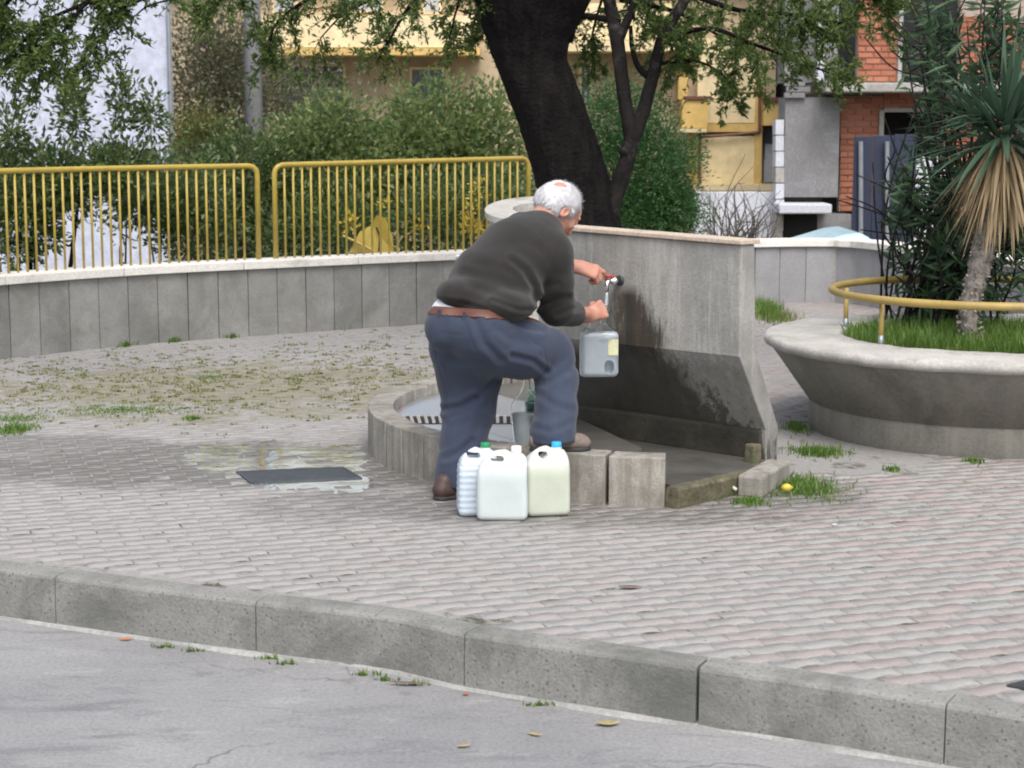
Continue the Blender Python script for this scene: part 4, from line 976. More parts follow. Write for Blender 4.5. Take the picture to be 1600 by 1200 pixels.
upart('foundation_slab', M_white2, 1217, 1300, 319, 334, YC - .9, .8, bev=.02); upart('foundation', M_dark, 1224, 1276, 335, 420, YC - .3, .8); upart('foundation', M_slab, 1212, 1223, 335, 420, YC - .5, .8)
upart('foundation', M_cblock, 1277, 1330, 335, 420, YC - .3, .8)
# masonry backing with openings, then bricks laid in courses one by one
regions = [(1341, 1404, -40, 128), (1313, 1380, 150, 330), (1381, 1475, 145, 173), (1466, 1700, 145, 330), (1500, 1700, -40, 128)]
for (a, b, c, d) in regions: upart('mortar_backing', M_brickmortar, a, b, c, d, YC + .03, .2)
for (a, b, c, d) in ((1405, 1411, -40, 128), (1374, 1381, 172, 222), (1381, 1468, 169, 175)): upart('lintel', M_slab, a, b, c, d, YC - .05, .3)
m1 = YC / FPX; BH, BL = 9.4, 24.0; nbk = 0; bmesh_ = {}
def brickmesh(wpx):
    k = round(wpx, 0)
    if k not in bmesh_:
        q = MB(); q.box((0, 0, 0), (k * m1 - .018, .12, BH * m1 - .022)); bmesh_[k] = q.mesh('brick', M_brick)
    return bmesh_[k]
for (a, b, c, d) in regions:
    row = 0; y = d
    while y - BH > c - 1 and y - BH > -10:
        x = a - (BL / 2 if row % 2 else 0)
        while x < b - 2:
            xa, xb = max(x, a), min(x + BL, b)
            if xb - xa > 4 and xa < 1600 and nbk < 296:
                p = at(xa, y, YC); link('brick', brickmesh(xb - xa), ub, (p[0], YC + random.uniform(-.012, .006), p[2] + .007)); nbk += 1
            x += BL
        y -= BH; row += 1
# dark sheet hoarding with posts
hd = empty('hoarding', (at(1365, 300, 27)[0], 27, -1.4), 'dark blue metal sheet hoarding on two steel posts', 'fence')
for i, (a, b) in enumerate(((1332, 1362), (1363, 1394), (1395, 1430))):
    mb = MB(); fbox(a, b, 213 - i * 1.5, 420, 27 + .01 * i, .03, mb); mb.build('sheet', M_navy, hd, bev=.004)
for x in (1345, 1386):
    mb = MB(); mb.tube([at(x, 425, 26.93), at(x, 221, 26.93)], .035, 8); mb.build('post', M_steel, hd)
mb = MB(); fbox(1405, 1475, 245, 420, 28.2, .2, mb)
tag(mb.build('garden_wall', M_white2, None, loc=(at(1440, 400, 28.2)[0], 28.2, -1.4)), 'pale plastered garden wall glimpsed through the oleander leaves', 'wall')
# parked car, mostly hidden behind the wall
cc = at(1288, 354, 22); cz = -1.4; ctop = at(1316, 352, 22)[2] - .05
car = empty('parked_car', (cc[0], 22, cz), 'pale blue parked car, only its roof showing over the wall', 'car')
cx = cc[0]; prof = [(-1.7, .35), (-1.68, .75), (-1.1, .92), (-.35, ctop - cz - .16), (.12, ctop - cz - .02), (.30, ctop - cz + .0), (.40, ctop - cz - .05), (1.3, .95), (1.75, .8), (1.8, .35)]
secs = []
for yy, kx in ((-.8, .97), (-.74, 1), (.74, 1), (.8, .97)):
    secs.append([np.array([cx + x * kx, 22 + yy, cz + .05 + (z - .05) * (1 if abs(yy) < .78 else .97)]) for x, z in prof])
mb = MB(); mb.sweep(secs); mb.build('body', M_car, car, bev=.05, seg=3)
mb = MB(); mb.add([(cx - .98, 21.19, cz + .97), (cx + .95, 21.19, cz + .97), (cx + .42, 21.19, ctop - .12), (cx - .5, 21.19, ctop - .12)], [(0, 1, 2, 3)]); mb.add([(cx - .98, 21.17, cz + .97), (cx + .95, 21.17, cz + .97), (cx + .42, 21.17, ctop - .12), (cx - .5, 21.17, ctop - .12)], [(0, 1, 2, 3)]); mb.build('side_window', M_glassd, car)
for wx in (-1.1, 1.15):
    mb = MB(); mb.tube([(cx + wx, 21.15, cz + .3), (cx + wx, 21.35, cz + .3)], .3, 20); wh = mb.build('wheel', M_iron, car)
    mb = MB(); mb.tube([(cx + wx, 21.13, cz + .3), (cx + wx, 21.16, cz + .3)], .17, 16); mb.build('rim', M_steel, wh)

# yellow barrier and yellow flowering bits behind the railing
YP = 15.7
yp = empty('yellow_barrier', at(585, 395, YP), 'bent yellow metal sheet with a slit, behind the right-hand railing', 'barrier')
out = [(545, 395), (562, 362), (580, 352), (588, 336), (602, 340), (612, 365), (616, 395)]
mb = MB(); mb.sweep([[at(x, y, YP + dy + .02 * math.sin(x)) for x, y in out] for dy in (.03, 0)]); mb.build('sheet', M_yellow, yp)
mb = MB(); mb.tube([at(535, 368, YP - .05), at(556, 378, YP - .05), at(585, 393, YP - .05)], .012, 8); mb.build('rod', M_yellow, yp)
mb = MB(); mb.tube([at(588, 355, YP - .01), at(594, 370, YP - .01), at(592, 392, YP - .01)], .008, 6); mb.build('slit', M_dark, yp)
yf = empty('yellow_leafed_plant', at(745, 400, 16), 'plant with bright yellow leaves behind the railing near the man', 'plant')
A = [blob_leaves(at(x, y, 16), (r * .006, .1, r2 * .006), n_, 16, .035, .055, .5, .1) for x, y, r, r2, n_ in ((738, 352, 14, 10, 6), (752, 300, 6, 8, 2), (733, 325, 6, 10, 2), (600, 318, 4, 6, 1), (550, 352, 5, 8, 2), (660, 345, 5, 8, 1))]
leaves('foliage', *[np.concatenate([a[i] for a in A]) for i in range(4)], M_leafyellow, yf)
mb = MB()
for x, y in ((738, 350), (752, 300), (733, 325), (668, 340), (550, 350)): mb.tube(spline([at(x + 5, 405, 16), at(x + 3, (y + 405) / 2, 16), at(x, y, 16)], 3), .006, 5)
mb.build('stems', M_twig, yf)

# ==================================================================== DRAIN COVERS, PUDDLE, LITTER
gc = np.array(grate_c); cen = gc.mean(0)
dc = empty('drain_cover', (*cen, 0), 'dark rectangular iron drain grate in the wet paving left of the basin', 'drain')
def quadpt(u, v): return gc[0] * (1 - u) * (1 - v) + gc[1] * u * (1 - v) + gc[2] * u * v + gc[3] * (1 - u) * v
M_gratem = plain('wet_grey_iron', (.055, .065, .075), .55, .2, .2, 20)
mb = MB()
for (u0, u1, v0, v1) in ((0, 1, 0, .07), (0, 1, .93, 1), (0, .03, .07, .93), (.97, 1, .07, .93)): mb.prism([quadpt(u0, v1), quadpt(u1, v1), quadpt(u1, v0), quadpt(u0, v0)], -.02, .0065)
mb.build('grate_frame', M_gratem, dc)
mb = MB(); mb.prism([quadpt(.03, .93), quadpt(.97, .93), quadpt(.97, .07), quadpt(.03, .07)], -.02, -.011); mb.build('pit', M_dark, dc)
for k in range(11):
    v0 = .08 + k * .078; mb = MB(); mb.prism([quadpt(.03, v0 + .062), quadpt(.97, v0 + .062), quadpt(.97, v0), quadpt(.03, v0)], -.011, .0045); mb.build('slat', M_gratem, dc)
mb = MB(); mb.prism([tuple(p) for p in plate_c][::-1], -.012, .008)
tag(mb.build('metal_cover', M_iron, None, bev=.003, loc=(*np.mean(plate_c, 0), 0)), 'dark metal cover plate in the paving at the right edge', 'cover')
M_water, tw, bw = watermat('puddle_water', (.93, .95, 1), .04)
nz = noise(tw, coords(tw, True), 7, 4, .6); bump(tw, bw, nz, .006, .4); bw.inputs['Roughness'].default_value = .09
def puddle(px_pts, z, label, name='puddle', jag=.05):
    P = np.array([gnd(x, y, z)[:2] for x, y in px_pts]); Q = spline(np.c_[np.vstack([P, P[:1]]), np.zeros(len(P) + 1)], 10)[:-1, :2]
    c = Q.mean(0); out = []
    for i, q in enumerate(Q):
        k = 1 + jag * 2 * math.sin(i * 2.3) * math.sin(i * .7) + random.uniform(-jag, jag); out.append(c + (q - c) * k)
    v = [(*c, z)] + [(*p, z) for p in out]; n = len(out)
    me = rawmesh(name, v, [(0, 1 + (i + 1) % n, 1 + i) if False else (0, 1 + i, 1 + (i + 1) % n) for i in range(n)], M_water, True)
    o = link(name, me); o['kind'] = 'structure'; o['label'] = label; return o
puddle([(285, 712), (330, 694), (400, 688), (470, 692), (520, 695), (572, 700), (574, 742), (600, 764), (500, 768), (420, 764), (370, 742), (320, 735), (292, 722)], .0001, 'shallow puddle around the drain grate')
# water film on the left floor of the basin
arcw = [tuple(BC + (BR - BT - .004) * np.array([math.cos(R_(a)), math.sin(R_(a))])) for a in np.linspace(247, 140, 22)]
wv_ = arcw + [(-.1, 9.72), (.1, 9.35), (.20, 8.9), (.10, 8.4), (.16, 8.0), (.22, 7.8)]
v = [(p[0], p[1], LZ + .0085) for p in wv_]; cw = np.mean(v, 0)
M_bw, tb, bb = watermat('basin_water_film', (.95, .97, 1), .38); bump(tb, bb, noise(tb, coords(tb, True), 14, 3, .5), .003, .25)
o = link('basin_water', rawmesh('basin_water', [tuple(cw)] + v, [(0, 1 + i, 1 + (i + 1) % len(v)) for i in range(len(v))], M_bw)); o['kind'] = 'structure'; o['label'] = 'thin sheet of water reflecting the sky in the basin'
# pale bed under that water, the sky's sheen put into its colour
M_sheenbed = stone('sky_sheen_bed', (.40, .415, .50), (.52, .54, .62), 3, 30, .5, .002, False, (.36, .36, .38), 2.2)
mb = MB(); pw = [(p[0] + (cw[0] - p[0]) * .015, p[1] + (cw[1] - p[1]) * .015) for p in wv_]; mb.prism(pw[::-1], LZ - .01, LZ + .003); mb.build('floor_sheen_bed', M_sheenbed, fb)
# litter
M_leafdry = plain('fallen_leaf', (.4, .33, .17), .8, 0, .3, 40); M_leafbrown = plain('brown_leaf', (.17, .12, .11), .8, 0, .2, 40)
def flat_leaf(px, py, z, L, W, rot, mat, label, name='fallen_leaf', cat='leaf', cup=.2):
    c = gnd(px, py, z); v = []; f = []; n = 8
    for i in range(n + 1):
        u = i / n; ww = W * math.sin(math.pi * min(.98, max(.02, u)) ** .85); h = cup * W * (2 * u - 1) ** 2
        for s in (-1, 0, 1): v.append(((u - .5) * L, s * ww / 2, h + (abs(s) * cup * ww * .8) + .002))
    for i in range(n):
        for s in (0, 1): f.append((i * 3 + s, i * 3 + s + 1, (i + 1) * 3 + s + 1, (i + 1) * 3 + s))
    o = link(name, rawmesh(name, v, f, mat, True), None, (c[0], c[1], z + .002), (0, 0, rot)); m = o.modifiers.new('solid', 'SOLIDIFY'); m.thickness = .0015
    return tag(o, label, cat)
flat_leaf(950, 1134, ROAD_Z, .075, .04, .1, M_leafdry, 'pale curled fallen leaf on the road near the kerb')
flat_leaf(836, 1150, ROAD_Z, .05, .018, -.5, M_leafdry, 'narrow curled dry leaf on the road left of the pale leaf')
flat_leaf(725, 1168, ROAD_Z, .045, .02, .4, M_leafdry, 'small crumpled leaf lowest on the road')
flat_leaf(985, 919, .003, .085, .035, .05, M_leafbrown, 'flat brown leaf lying on the paving in front of the basin', cup=.05)
flat_leaf(197, 1001, ROAD_Z, .05, .02, .2, plain('orange_leaf', (.55, .2, .06), .8), 'orange leaf at the foot of the kerb')
flat_leaf(728, 1087, ROAD_Z, .025, .018, .9, plain('rusty_leaf', (.4, .15, .05), .8), 'tiny rusty leaf by the kerb joint')
flat_leaf(635, 1070, ROAD_Z + .004, .12, .02, -.15, M_leafbrown, 'long dry brown leaf against the kerb')
flat_leaf(1015, 712, FZ + .004, .05, .03, .2, plain('litter_paper', (.6, .5, .58), .6), 'scrap of pinkish paper on the wet basin floor', 'paper_scrap', 'litter', .1)
flat_leaf(621, 637, LZ + .01, .05, .03, .2, M_redpl, 'scrap of red plastic floating in the basin', 'plastic_scrap', 'litter', .3)
flat_leaf(1304, 822, .003, .02, .016, .2, plain('pebble_white', (.8, .8, .8), .6), 'tiny white scrap of paper on the paving before the loose block', 'paper_scrap', 'litter', .3)
# ==================================================================== THE MAN
def surface_nets(F, lo, h):
    nx, ny, nz = F.shape; S = F < 0
    c = np.zeros((nx - 1, ny - 1, nz - 1), np.uint8)
    for dx in (0, 1):
        for dy in (0, 1):
            for dz in (0, 1): c += S[dx:nx - 1 + dx, dy:ny - 1 + dy, dz:nz - 1 + dz]
    I = np.argwhere((c > 0) & (c < 8)); del c
    idx = -np.ones((nx - 1, ny - 1, nz - 1), np.int32); idx[I[:, 0], I[:, 1], I[:, 2]] = np.arange(len(I))
    cor = [(dx, dy, dz) for dx in (0, 1) for dy in (0, 1) for dz in (0, 1)]
    val = np.stack([F[I[:, 0] + a, I[:, 1] + b, I[:, 2] + d] for a, b, d in cor], 1)
    acc = np.zeros((len(I), 3)); cnt = np.zeros(len(I))
    for i in range(8):
        for j in range(i + 1, 8):
            if sum(abs(cor[i][k] - cor[j][k]) for k in range(3)) != 1: continue
            m = (val[:, i] < 0) != (val[:, j] < 0); t = val[:, i] / (val[:, i] - val[:, j] + 1e-20)
            p = np.array(cor[i])[None] + t[:, None] * (np.array(cor[j]) - np.array(cor[i]))[None]; acc[m] += p[m]; cnt[m] += 1
    v = (I + acc / np.maximum(cnt, 1)[:, None]) * h + lo
    quads = []
    for ax in range(3):
        a = [slice(None)] * 3; b = [slice(None)] * 3; a[ax] = slice(0, -1); b[ax] = slice(1, None)
        E = np.argwhere(S[tuple(a)] != S[tuple(b)]); u, w_ = [(1, 2), (2, 0), (0, 1)][ax]
        E = E[(E[:, u] > 0) & (E[:, w_] > 0) & (E[:, u] < F.shape[u] - 1) & (E[:, w_] < F.shape[w_] - 1)]
        eu = np.zeros(3, int); eu[u] = 1; ew = np.zeros(3, int); ew[w_] = 1
        g_ = lambda q: idx[q[:, 0], q[:, 1], q[:, 2]]
        qd = np.stack([g_(E - eu - ew), g_(E - ew), g_(E), g_(E - eu)], 1)
        s = S[E[:, 0], E[:, 1], E[:, 2]]; qd[~s] = qd[~s][:, ::-1]; quads.append(qd)
    q = np.concatenate(quads); q = q[(q >= 0).all(1)]
    return v, q
class Field:
    def __init__(s, lo, hi, h):
        s.lo = np.array(lo, float); s.h = h; s.n = np.ceil((np.array(hi) - s.lo) / h).astype(int) + 1; s.F = np.full(s.n, .5, np.float32)
        s.ax = [(s.lo[i] + np.arange(s.n[i]) * h).astype(np.float32) for i in range(3)]
    def sub(s, pts, pad):
        pts = np.atleast_2d(pts); a = np.clip(np.floor((pts.min(0) - pad - s.lo) / s.h).astype(int), 0, s.n - 1); b = np.clip(np.ceil((pts.max(0) + pad - s.lo) / s.h).astype(int) + 1, 1, s.n)
        sl = tuple(slice(i, j) for i, j in zip(a, b)); P = np.meshgrid(*[s.ax[k][sl[k]] for k in range(3)], indexing='ij'); return sl, P
    def put(s, sl, v, k, sub=False):
        A = s.F[sl]; v = v.astype(np.float32)
        if sub:
            v = -v; hh = np.clip(.5 - .5 * (v - A) / k, 0, 1); s.F[sl] = A * hh + v * (1 - hh) + k * hh * (1 - hh) if False else np.maximum(A, v); return
        hh = np.clip(.5 + .5 * (A - v) / k, 0, 1); s.F[sl] = A * (1 - hh) + v * hh - k * hh * (1 - hh)
    def cone(s, a, b, ra, rb, k=.02, flat=None, sub=False):
        """tapered limb; flat=(axis, factor) squeezes the section along axis"""
        a = np.array(a, float); b = np.array(b, float); R = max(ra, rb); sl, P = s.sub([a, b], R * 1.3 + k * 2 + s.h * 3)
        d = b - a; L = d @ d + 1e-12; q = [P[i] - a[i] for i in range(3)]; t = np.clip((q[0] * d[0] + q[1] * d[1] + q[2] * d[2]) / L, 0, 1)
        q = [q[i] - t * d[i] for i in range(3)]; r = ra + (rb - ra) * t
        if flat is not None:
            ax = nrm(flat[0]); w_ = q[0] * ax[0] + q[1] * ax[1] + q[2] * ax[2]; f = 1 / flat[1] - 1; q = [q[i] + w_ * ax[i] * f for i in range(3)]
        v = np.sqrt(q[0] ** 2 + q[1] ** 2 + q[2] ** 2) - r
        if flat is not None: v = v * min(1, flat[1] * 1.1)
        s.put(sl, v, k, sub)
    def ell(s, c, rad, axes=None, k=.02, sub=False):
        c = np.array(c, float); rad = np.array(rad, float); axes = np.eye(3) if axes is None else np.array(axes)
        sl, P = s.sub(c, rad.max() + k * 2 + s.h * 3); q = [P[i] - c[i] for i in range(3)]
        u = [sum(q[j] * axes[i][j] for j in range(3)) / rad[i] for i in range(3)]; r = np.sqrt(u[0] ** 2 + u[1] ** 2 + u[2] ** 2)
        g_ = np.sqrt(sum((u[i] / rad[i]) ** 2 for i in range(3))) + 1e-9
        s.put(sl, r * (r - 1) / g_, k, sub)
    def clip(s, c, n, r=None):
        """keep the side the normal points away from"""
        n = nrm(n); P = np.meshgrid(*s.ax, indexing='ij'); v = (P[0] - c[0]) * n[0] + (P[1] - c[1]) * n[1] + (P[2] - c[2]) * n[2]
        if r is not None:
            d2 = (P[0] - c[0]) ** 2 + (P[1] - c[1]) ** 2 + (P[2] - c[2]) ** 2; v = np.where(d2 < r * r, v, -1)
        s.F = np.maximum(s.F, v.astype(np.float32))
    def mesh(s): return surface_nets(s.F, s.lo, s.h)
def build_field(fl, name, mat, parent, disp=None, relax=1):
    v, q = fl.mesh()
    if disp is not None:
        # vertex normals
        e1 = v[q[:, 2]] - v[q[:, 0]]; e2 = v[q[:, 3]] - v[q[:, 1]]; fn = np.cross(e1, e2); vn = np.zeros_like(v)
        for i in range(4): np.add.at(vn, q[:, i], fn)
        v = v + nrm(vn) * disp(v)[:, None]
    return link(name, npmesh(name, v - org(parent), q, mat, True), parent)

FACE = nrm(np.array([.68, .73, 0])); RGT = np.array([FACE[1], -FACE[0], 0])
man = empty('person', (at(745, 600, 7.7)[0], 7.7, 0), 'white-haired old man bending to fill a bottle, one foot up on the basin rim', 'man')
def skinmat():
    m, t, b = nodes('skin'); co = coords(t); n = noise(t, co, 22, 4, .6); n2 = noise(t, co, 160, 3, .6)
    col = ramp(t, n, [(.3, (.42, .19, .135)), (.7, (.56, .30, .225))]); col = mix(t, .4, col, ramp(t, n2, [(.3, .8), (.7, 1.1)]), 'MULTIPLY')
    t.links.new(col, b.inputs['Base Color']); b.inputs['Roughness'].default_value = .5
    b.inputs['Subsurface Weight'].default_value = .15; b.inputs['Subsurface Radius'].default_value = (.01, .004, .002); b.inputs['Subsurface Scale'].default_value = .5
    bump(t, b, n2, .002, .4); return m
M_skin = skinmat()
def cloth(name, c1, c2, sc, bd, rough=.95):
    m, t, b = nodes(name); co = coords(t); n = noise(t, co, 5, 5, .6); n2 = noise(t, co, sc, 2, .7)
    col = ramp(t, n, [(.3, c1), (.7, c2)]); col = mix(t, .7, col, ramp(t, n2, [(.3, .7), (.7, 1.25)]), 'MULTIPLY')
    t.links.new(col, b.inputs['Base Color']); b.inputs['Roughness'].default_value = rough; b.inputs['Sheen Weight'].default_value = .15; b.inputs['Specular IOR Level'].default_value = .2
    bump(t, b, n2, bd, .5); return m
M_sweater = cloth('charcoal_knit', (.021, .0198, .0188), (.030, .0285, .027), 210, .005)
M_trouser = cloth('blue_grey_trousers', (.031, .040, .066), (.046, .059, .092), 300, .002)
M_belt = plain('brown_leather_belt', (.105, .04, .026), .5, 0, .15, 20)
M_shirt = plain('white_undershirt', (.7, .72, .78), .9)
M_shoe = plain('dark_brown_shoe', (.06, .035, .03), .55, 0, .25, 14, .002); M_shoe2 = plain('worn_suede_shoe', (.15, .115, .095), .8, 0, .3, 14, .002, ((.26, .22, .19), 12, .8))
M_sole = plain('shoe_sole', (.03, .028, .03), .7)

# joints (real positions)
Pv = at(742, 520, 7.80); Wa = at(760, 462, 7.86); Ch = at(800, 408, 7.96); Uc = at(833, 372, 8.05); Nk = at(852, 350, 8.10)
Sr = at(862, 398, 7.95); Er = at(870, 482, 8.02); Wr = at(921, 492, 8.27)
Sl = at(815, 362, 8.22); El = at(858, 425, 8.42); Wl = at(905, 417, 8.40)
Hl = at(722, 535, 7.86); Kl = at(733, 645, 7.84); Al = at(713, 757, 7.72)
Hr = at(776, 528, 7.70); Kr = at(863, 556, 7.86); Ar = at(864, 682, 7.66)

# trousers
tf = Field((-.52, 7.35, 0.0), (.52, 8.3, 1.02), .0068)
UPZ = np.array([0, 0, 1.])
tf.cone(at(742, 470, 7.84), at(742, 505, 7.80), .170, .185, .04, (FACE, .78)); tf.cone(at(742, 505, 7.80), at(735, 545, 7.80), .190, .172, .05, (FACE, .84))
tf.ell(at(706, 512, 7.70), (.118, .118, .115), k=.05); tf.ell(at(752, 520, 7.62), (.115, .10, .11), k=.05)
def limbs(f, P, Rs, k=.03, flat=None):
    for i in range(len(P) - 1): f.cone(P[i], P[i + 1], Rs[i], Rs[i + 1], k, flat)
limbs(tf, [at(726, 540, 7.84), at(733, 590, 7.86), at(733, 640, 7.85), at(724, 690, 7.79), at(715, 735, 7.74), at(712, 757, 7.72)], [.155, .136, .112, .096, .090, .094], .04)
limbs(tf, [at(768, 535, 7.70), at(815, 545, 7.77), at(855, 549, 7.85)], [.142, .124, .106], .05)
limbs(tf, [at(862, 556, 7.86), at(870, 595, 7.82), at(868, 640, 7.73), at(864, 680, 7.66), at(864, 692, 7.64)], [.100, .090, .087, .092, .098], .03)
wc = at(752, 486, 7.83); wax = nrm(np.array([.07, .10, .99]))
Pm = np.meshgrid(*tf.ax, indexing='ij'); dist_w = (Pm[0] - wc[0]) * wax[0] + (Pm[1] - wc[1]) * wax[1] + (Pm[2] - wc[2]) * wax[2]
belt = Field((-.52, 7.35, 0.0), (.52, 8.3, 1.02), .0068); belt.F = np.maximum(tf.F - .006, np.maximum(dist_w - .008, -dist_w - .030)).astype(np.float32)
lawn = at(712, 769, 7.72); tf.F = np.maximum(tf.F, dist_w).astype(np.float32)
tf.clip(at(712, 758, 7.72), (-.1, 0, -1), .3); tf.clip(at(864, 690, 7.64), (.05, 0, -1), .25)
# hollow the hems so that the cloth has an opening
tf.cone(at(712, 780, 7.72), at(713, 745, 7.73), .078, .07, .01, sub=True); tf.cone(at(864, 720, 7.64), at(864, 680, 7.66), .082, .07, .01, sub=True)
def seg_d(V, a, b):
    a = np.array(a); b = np.array(b); d = b - a; t = np.clip(((V - a) @ d) / (d @ d + 1e-9), 0, 1); return np.linalg.norm(V - a - t[:, None] * d, axis=1)
def proj(v):
    q = v - np.array([0, 0, CAM_H]); d = q[:, 1] * cp - q[:, 2] * sp; return np.c_[q[:, 0] / d * FPX + 800, 600 - (q[:, 1] * sp + q[:, 2] * cp) / d * FPX]
def folds(lines, base=.0022, fr=26):
    """cloth creases: each runs along a line over the near side of the garment"""
    def f(v):
        q = proj(v); r = base * (np.sin(v[:, 0] * fr + 3 * np.sin(v[:, 2] * fr * .6)) * np.sin(v[:, 2] * fr * .9 + 2 * np.sin(v[:, 1] * fr * .5)))
        for (pts, wid, dep) in lines:
            dd = np.min([seg_d(q, pts[i], pts[i + 1]) for i in range(len(pts) - 1)], 0)
            r = r - dep * np.exp(-(dd / wid) ** 2) + dep * .7 * np.exp(-((dd - wid * 2.1) / (wid * 1.0)) ** 2)
        return r
    return f
tl0 = [([(690, 545), (735, 562), (790, 560)], 5, .007), ([(700, 560), (745, 580), (785, 577)], 5, .006), ([(745, 625), (720, 632), (690, 640)], 4, .009), ([(770, 600), (735, 628), (705, 650)], 4, .007),
      ([(775, 640), (740, 655), (700, 662)], 4, .004), ([(690, 712), (720, 700), (745, 690)], 4, .007), ([(688, 725), (722, 718)], 4, .005), ([(790, 520), (830, 530), (868, 552)], 4, .006), ([(800, 556), (836, 566), (870, 590)], 4, .007),
      ([(905, 560), (870, 575), (845, 582)], 4, .006), ([(900, 600), (868, 604), (842, 622)], 3.5, .006), ([(838, 640), (870, 648), (900, 640)], 3.5, .005), ([(835, 662), (868, 668), (900, 660)], 3.5, .006), ([(800, 497), (822, 510), (850, 518)], 4, .006), ([(860, 500), (884, 520), (900, 545)], 5, .004),
      ([(742, 495), (752, 530), (768, 560)], 4, .006), ([(690, 500), (700, 540), (706, 590)], 6, .003), ([(770, 500), (790, 508), (800, 520)], 3, .004), ([(760, 700), (745, 720), (700, 742)], 5, .004)]
tl = [([(688, 548), (715, 562), (752, 566)], 7, .005), ([(700, 572), (740, 585)], 6, .003), ([(742, 622), (722, 634), (696, 640)], 4.5, .009), ([(772, 592), (750, 618), (728, 640), (706, 648)], 5, .006),
      ([(695, 716), (716, 708), (738, 690)], 4.5, .006), ([(800, 556), (832, 564), (856, 582)], 4, .007), ([(898, 572), (872, 590), (850, 600)], 5, .004), ([(846, 618), (868, 634), (893, 640)], 5, .004), ([(838, 668), (862, 674), (890, 662)], 4.5, .004),
      ([(800, 500), (822, 512), (846, 516)], 4, .006), ([(742, 500), (756, 536), (782, 562)], 5, .006), ([(775, 512), (800, 530), (838, 538)], 6, .004), ([(692, 505), (700, 530), (704, 560)], 8, .003), ([(752, 655), (738, 690), (735, 730)], 6, .004), ([(882, 600), (884, 640), (880, 680)], 6, .003)]
def seams(v):
    q = proj(v); r = folds(tl, .0013, 13)(v)
    for pts in ([(668, 505), (684, 560), (700, 620), (702, 700), (700, 755)], [(786, 500), (815, 520), (850, 545), (858, 600), (850, 690)], [(726, 500), (742, 545), (770, 570)], [(690, 520), (722, 524)], [(758, 520), (786, 516)]):
        dd = np.min([seg_d(q, pts[i], pts[i + 1]) for i in range(len(pts) - 1)], 0); r = r - .0022 * np.exp(-(dd / 1.3) ** 2)
    return r
build_field(tf, 'trousers', M_trouser, man, seams)
build_field(belt, 'belt', M_belt, man); belt_v = belt.mesh()[0]
for px, py in ((680, 481), (719, 488)):
    k_ = np.argmin(np.linalg.norm(proj(belt_v) - [px, py], axis=1) + 400 * (belt_v[:, 1] - belt_v[:, 1].min())); b_ = belt_v[k_]
    mb = MB(); mb.box((b_[0] - .007, b_[1] - .006, b_[2] - .022), (b_[0] + .007, b_[1] + .004, b_[2] + .020)); mb.build('belt_loop', M_trouser, man, bev=.003)
# undershirt peeking out
us = Field((-.5, 7.4, .7), (.3, 8.2, 1.1), .0068)
us.cone(at(742, 485, 7.82), at(762, 450, 7.88), .162, .162, .03, (FACE, .78)); us.ell(at(704, 484, 7.74), (.082, .085, .06), k=.04)
us.clip(wc + wax * -.005, -wax); us.clip(wc + wax * .055, wax); build_field(us, 'undershirt', M_shirt, man)

# sweater
sf = Field((-.50, 7.4, .70), (.45, 8.75, 1.33), .0068)
TA = nrm(Uc - Wa); FL = nrm(np.cross(RGT, TA))          # FL: out of the belly/chest
sf.cone(at(748, 492, 7.83), at(772, 440, 7.90), .188, .192, .05, (FL, .86)); sf.cone(at(772, 440, 7.90), at(808, 396, 7.99), .195, .188, .06, (FL, .80)); sf.cone(at(808, 396, 7.99), at(832, 378, 8.06), .185, .145, .06, (FL, .74))
sf.ell(at(712, 458, 7.72), (.085, .10, .06), k=.06); sf.ell(at(788, 478, 7.70), (.13, .135, .075), k=.05)
sf.ell(at(806, 462, 7.93), (.105, .13, .10), k=.05); sf.cone(at(832, 378, 8.06), at(849, 358, 8.10), .110, .068, .05)
sf.cone(at(835, 385, 8.02), Sr, .095, .088, .06); sf.cone(at(828, 372, 8.10), Sl, .095, .085, .06)
sf.cone(Sr, at(868, 440, 7.97), .090, .080, .04); sf.cone(at(868, 440, 7.97), Er, .078, .074, .03); sf.cone(Er, at(897, 492, 8.19), .078, .056, .025)
sf.cone(Sl, El, .075, .062, .04); sf.cone(El, at(887, 416, 8.41), .06, .05, .03)
hem = at(735, 495, 7.72); hax = nrm(np.array([.34, .03, .94])); sf.clip(hem, -hax, .55); sf.clip(at(745, 505, 7.70), (-.02, 0, -1), .40)
sf.clip(at(910, 492, 8.22), nrm(Wr - Er), .13)
sf.cone(at(862, 345, 8.13), at(850, 357, 8.10), .062, .054, .01, sub=True)
sf.cone(Wr + (Wr - Er) * .3, at(893, 492, 8.18), .046, .044, .01, sub=True); sf.cone(at(905, 415, 8.42), at(886, 416, 8.41), .043, .038, .01, sub=True)
sl_ = [([(726, 428), (775, 436), (815, 455), (845, 474)], 6, .004), ([(705, 458), (735, 460)], 6, .003), ([(730, 446), (760, 456), (800, 476)], 5, .003), ([(800, 408), (820, 424), (834, 448), (842, 478)], 4.5, .007), ([(815, 396), (838, 410), (850, 440)], 6, .003),
       ([(848, 474), (868, 466), (888, 464)], 4, .005), ([(872, 492), (890, 484), (906, 482)], 3.5, .004), ([(850, 448), (870, 444)], 5, .003), ([(770, 470), (810, 484), (835, 484)], 3, .005), ([(740, 388), (790, 380), (840, 390)], 9, .003), ([(686, 470), (720, 472), (760, 484)], 3, .004), ([(735, 405), (760, 420), (800, 428)], 7, .003)]
build_field(sf, 'sweater', M_sweater, man, folds(sl_, .0014, 12))
col_ = Field((-.1, 7.9, 1.0), (.4, 8.4, 1.35), .005)
col_.cone(at(848, 356, 8.10), at(855, 350, 8.11), .073, .067, .01); cax = nrm(at(868, 335, 8.16) - at(848, 358, 8.10))
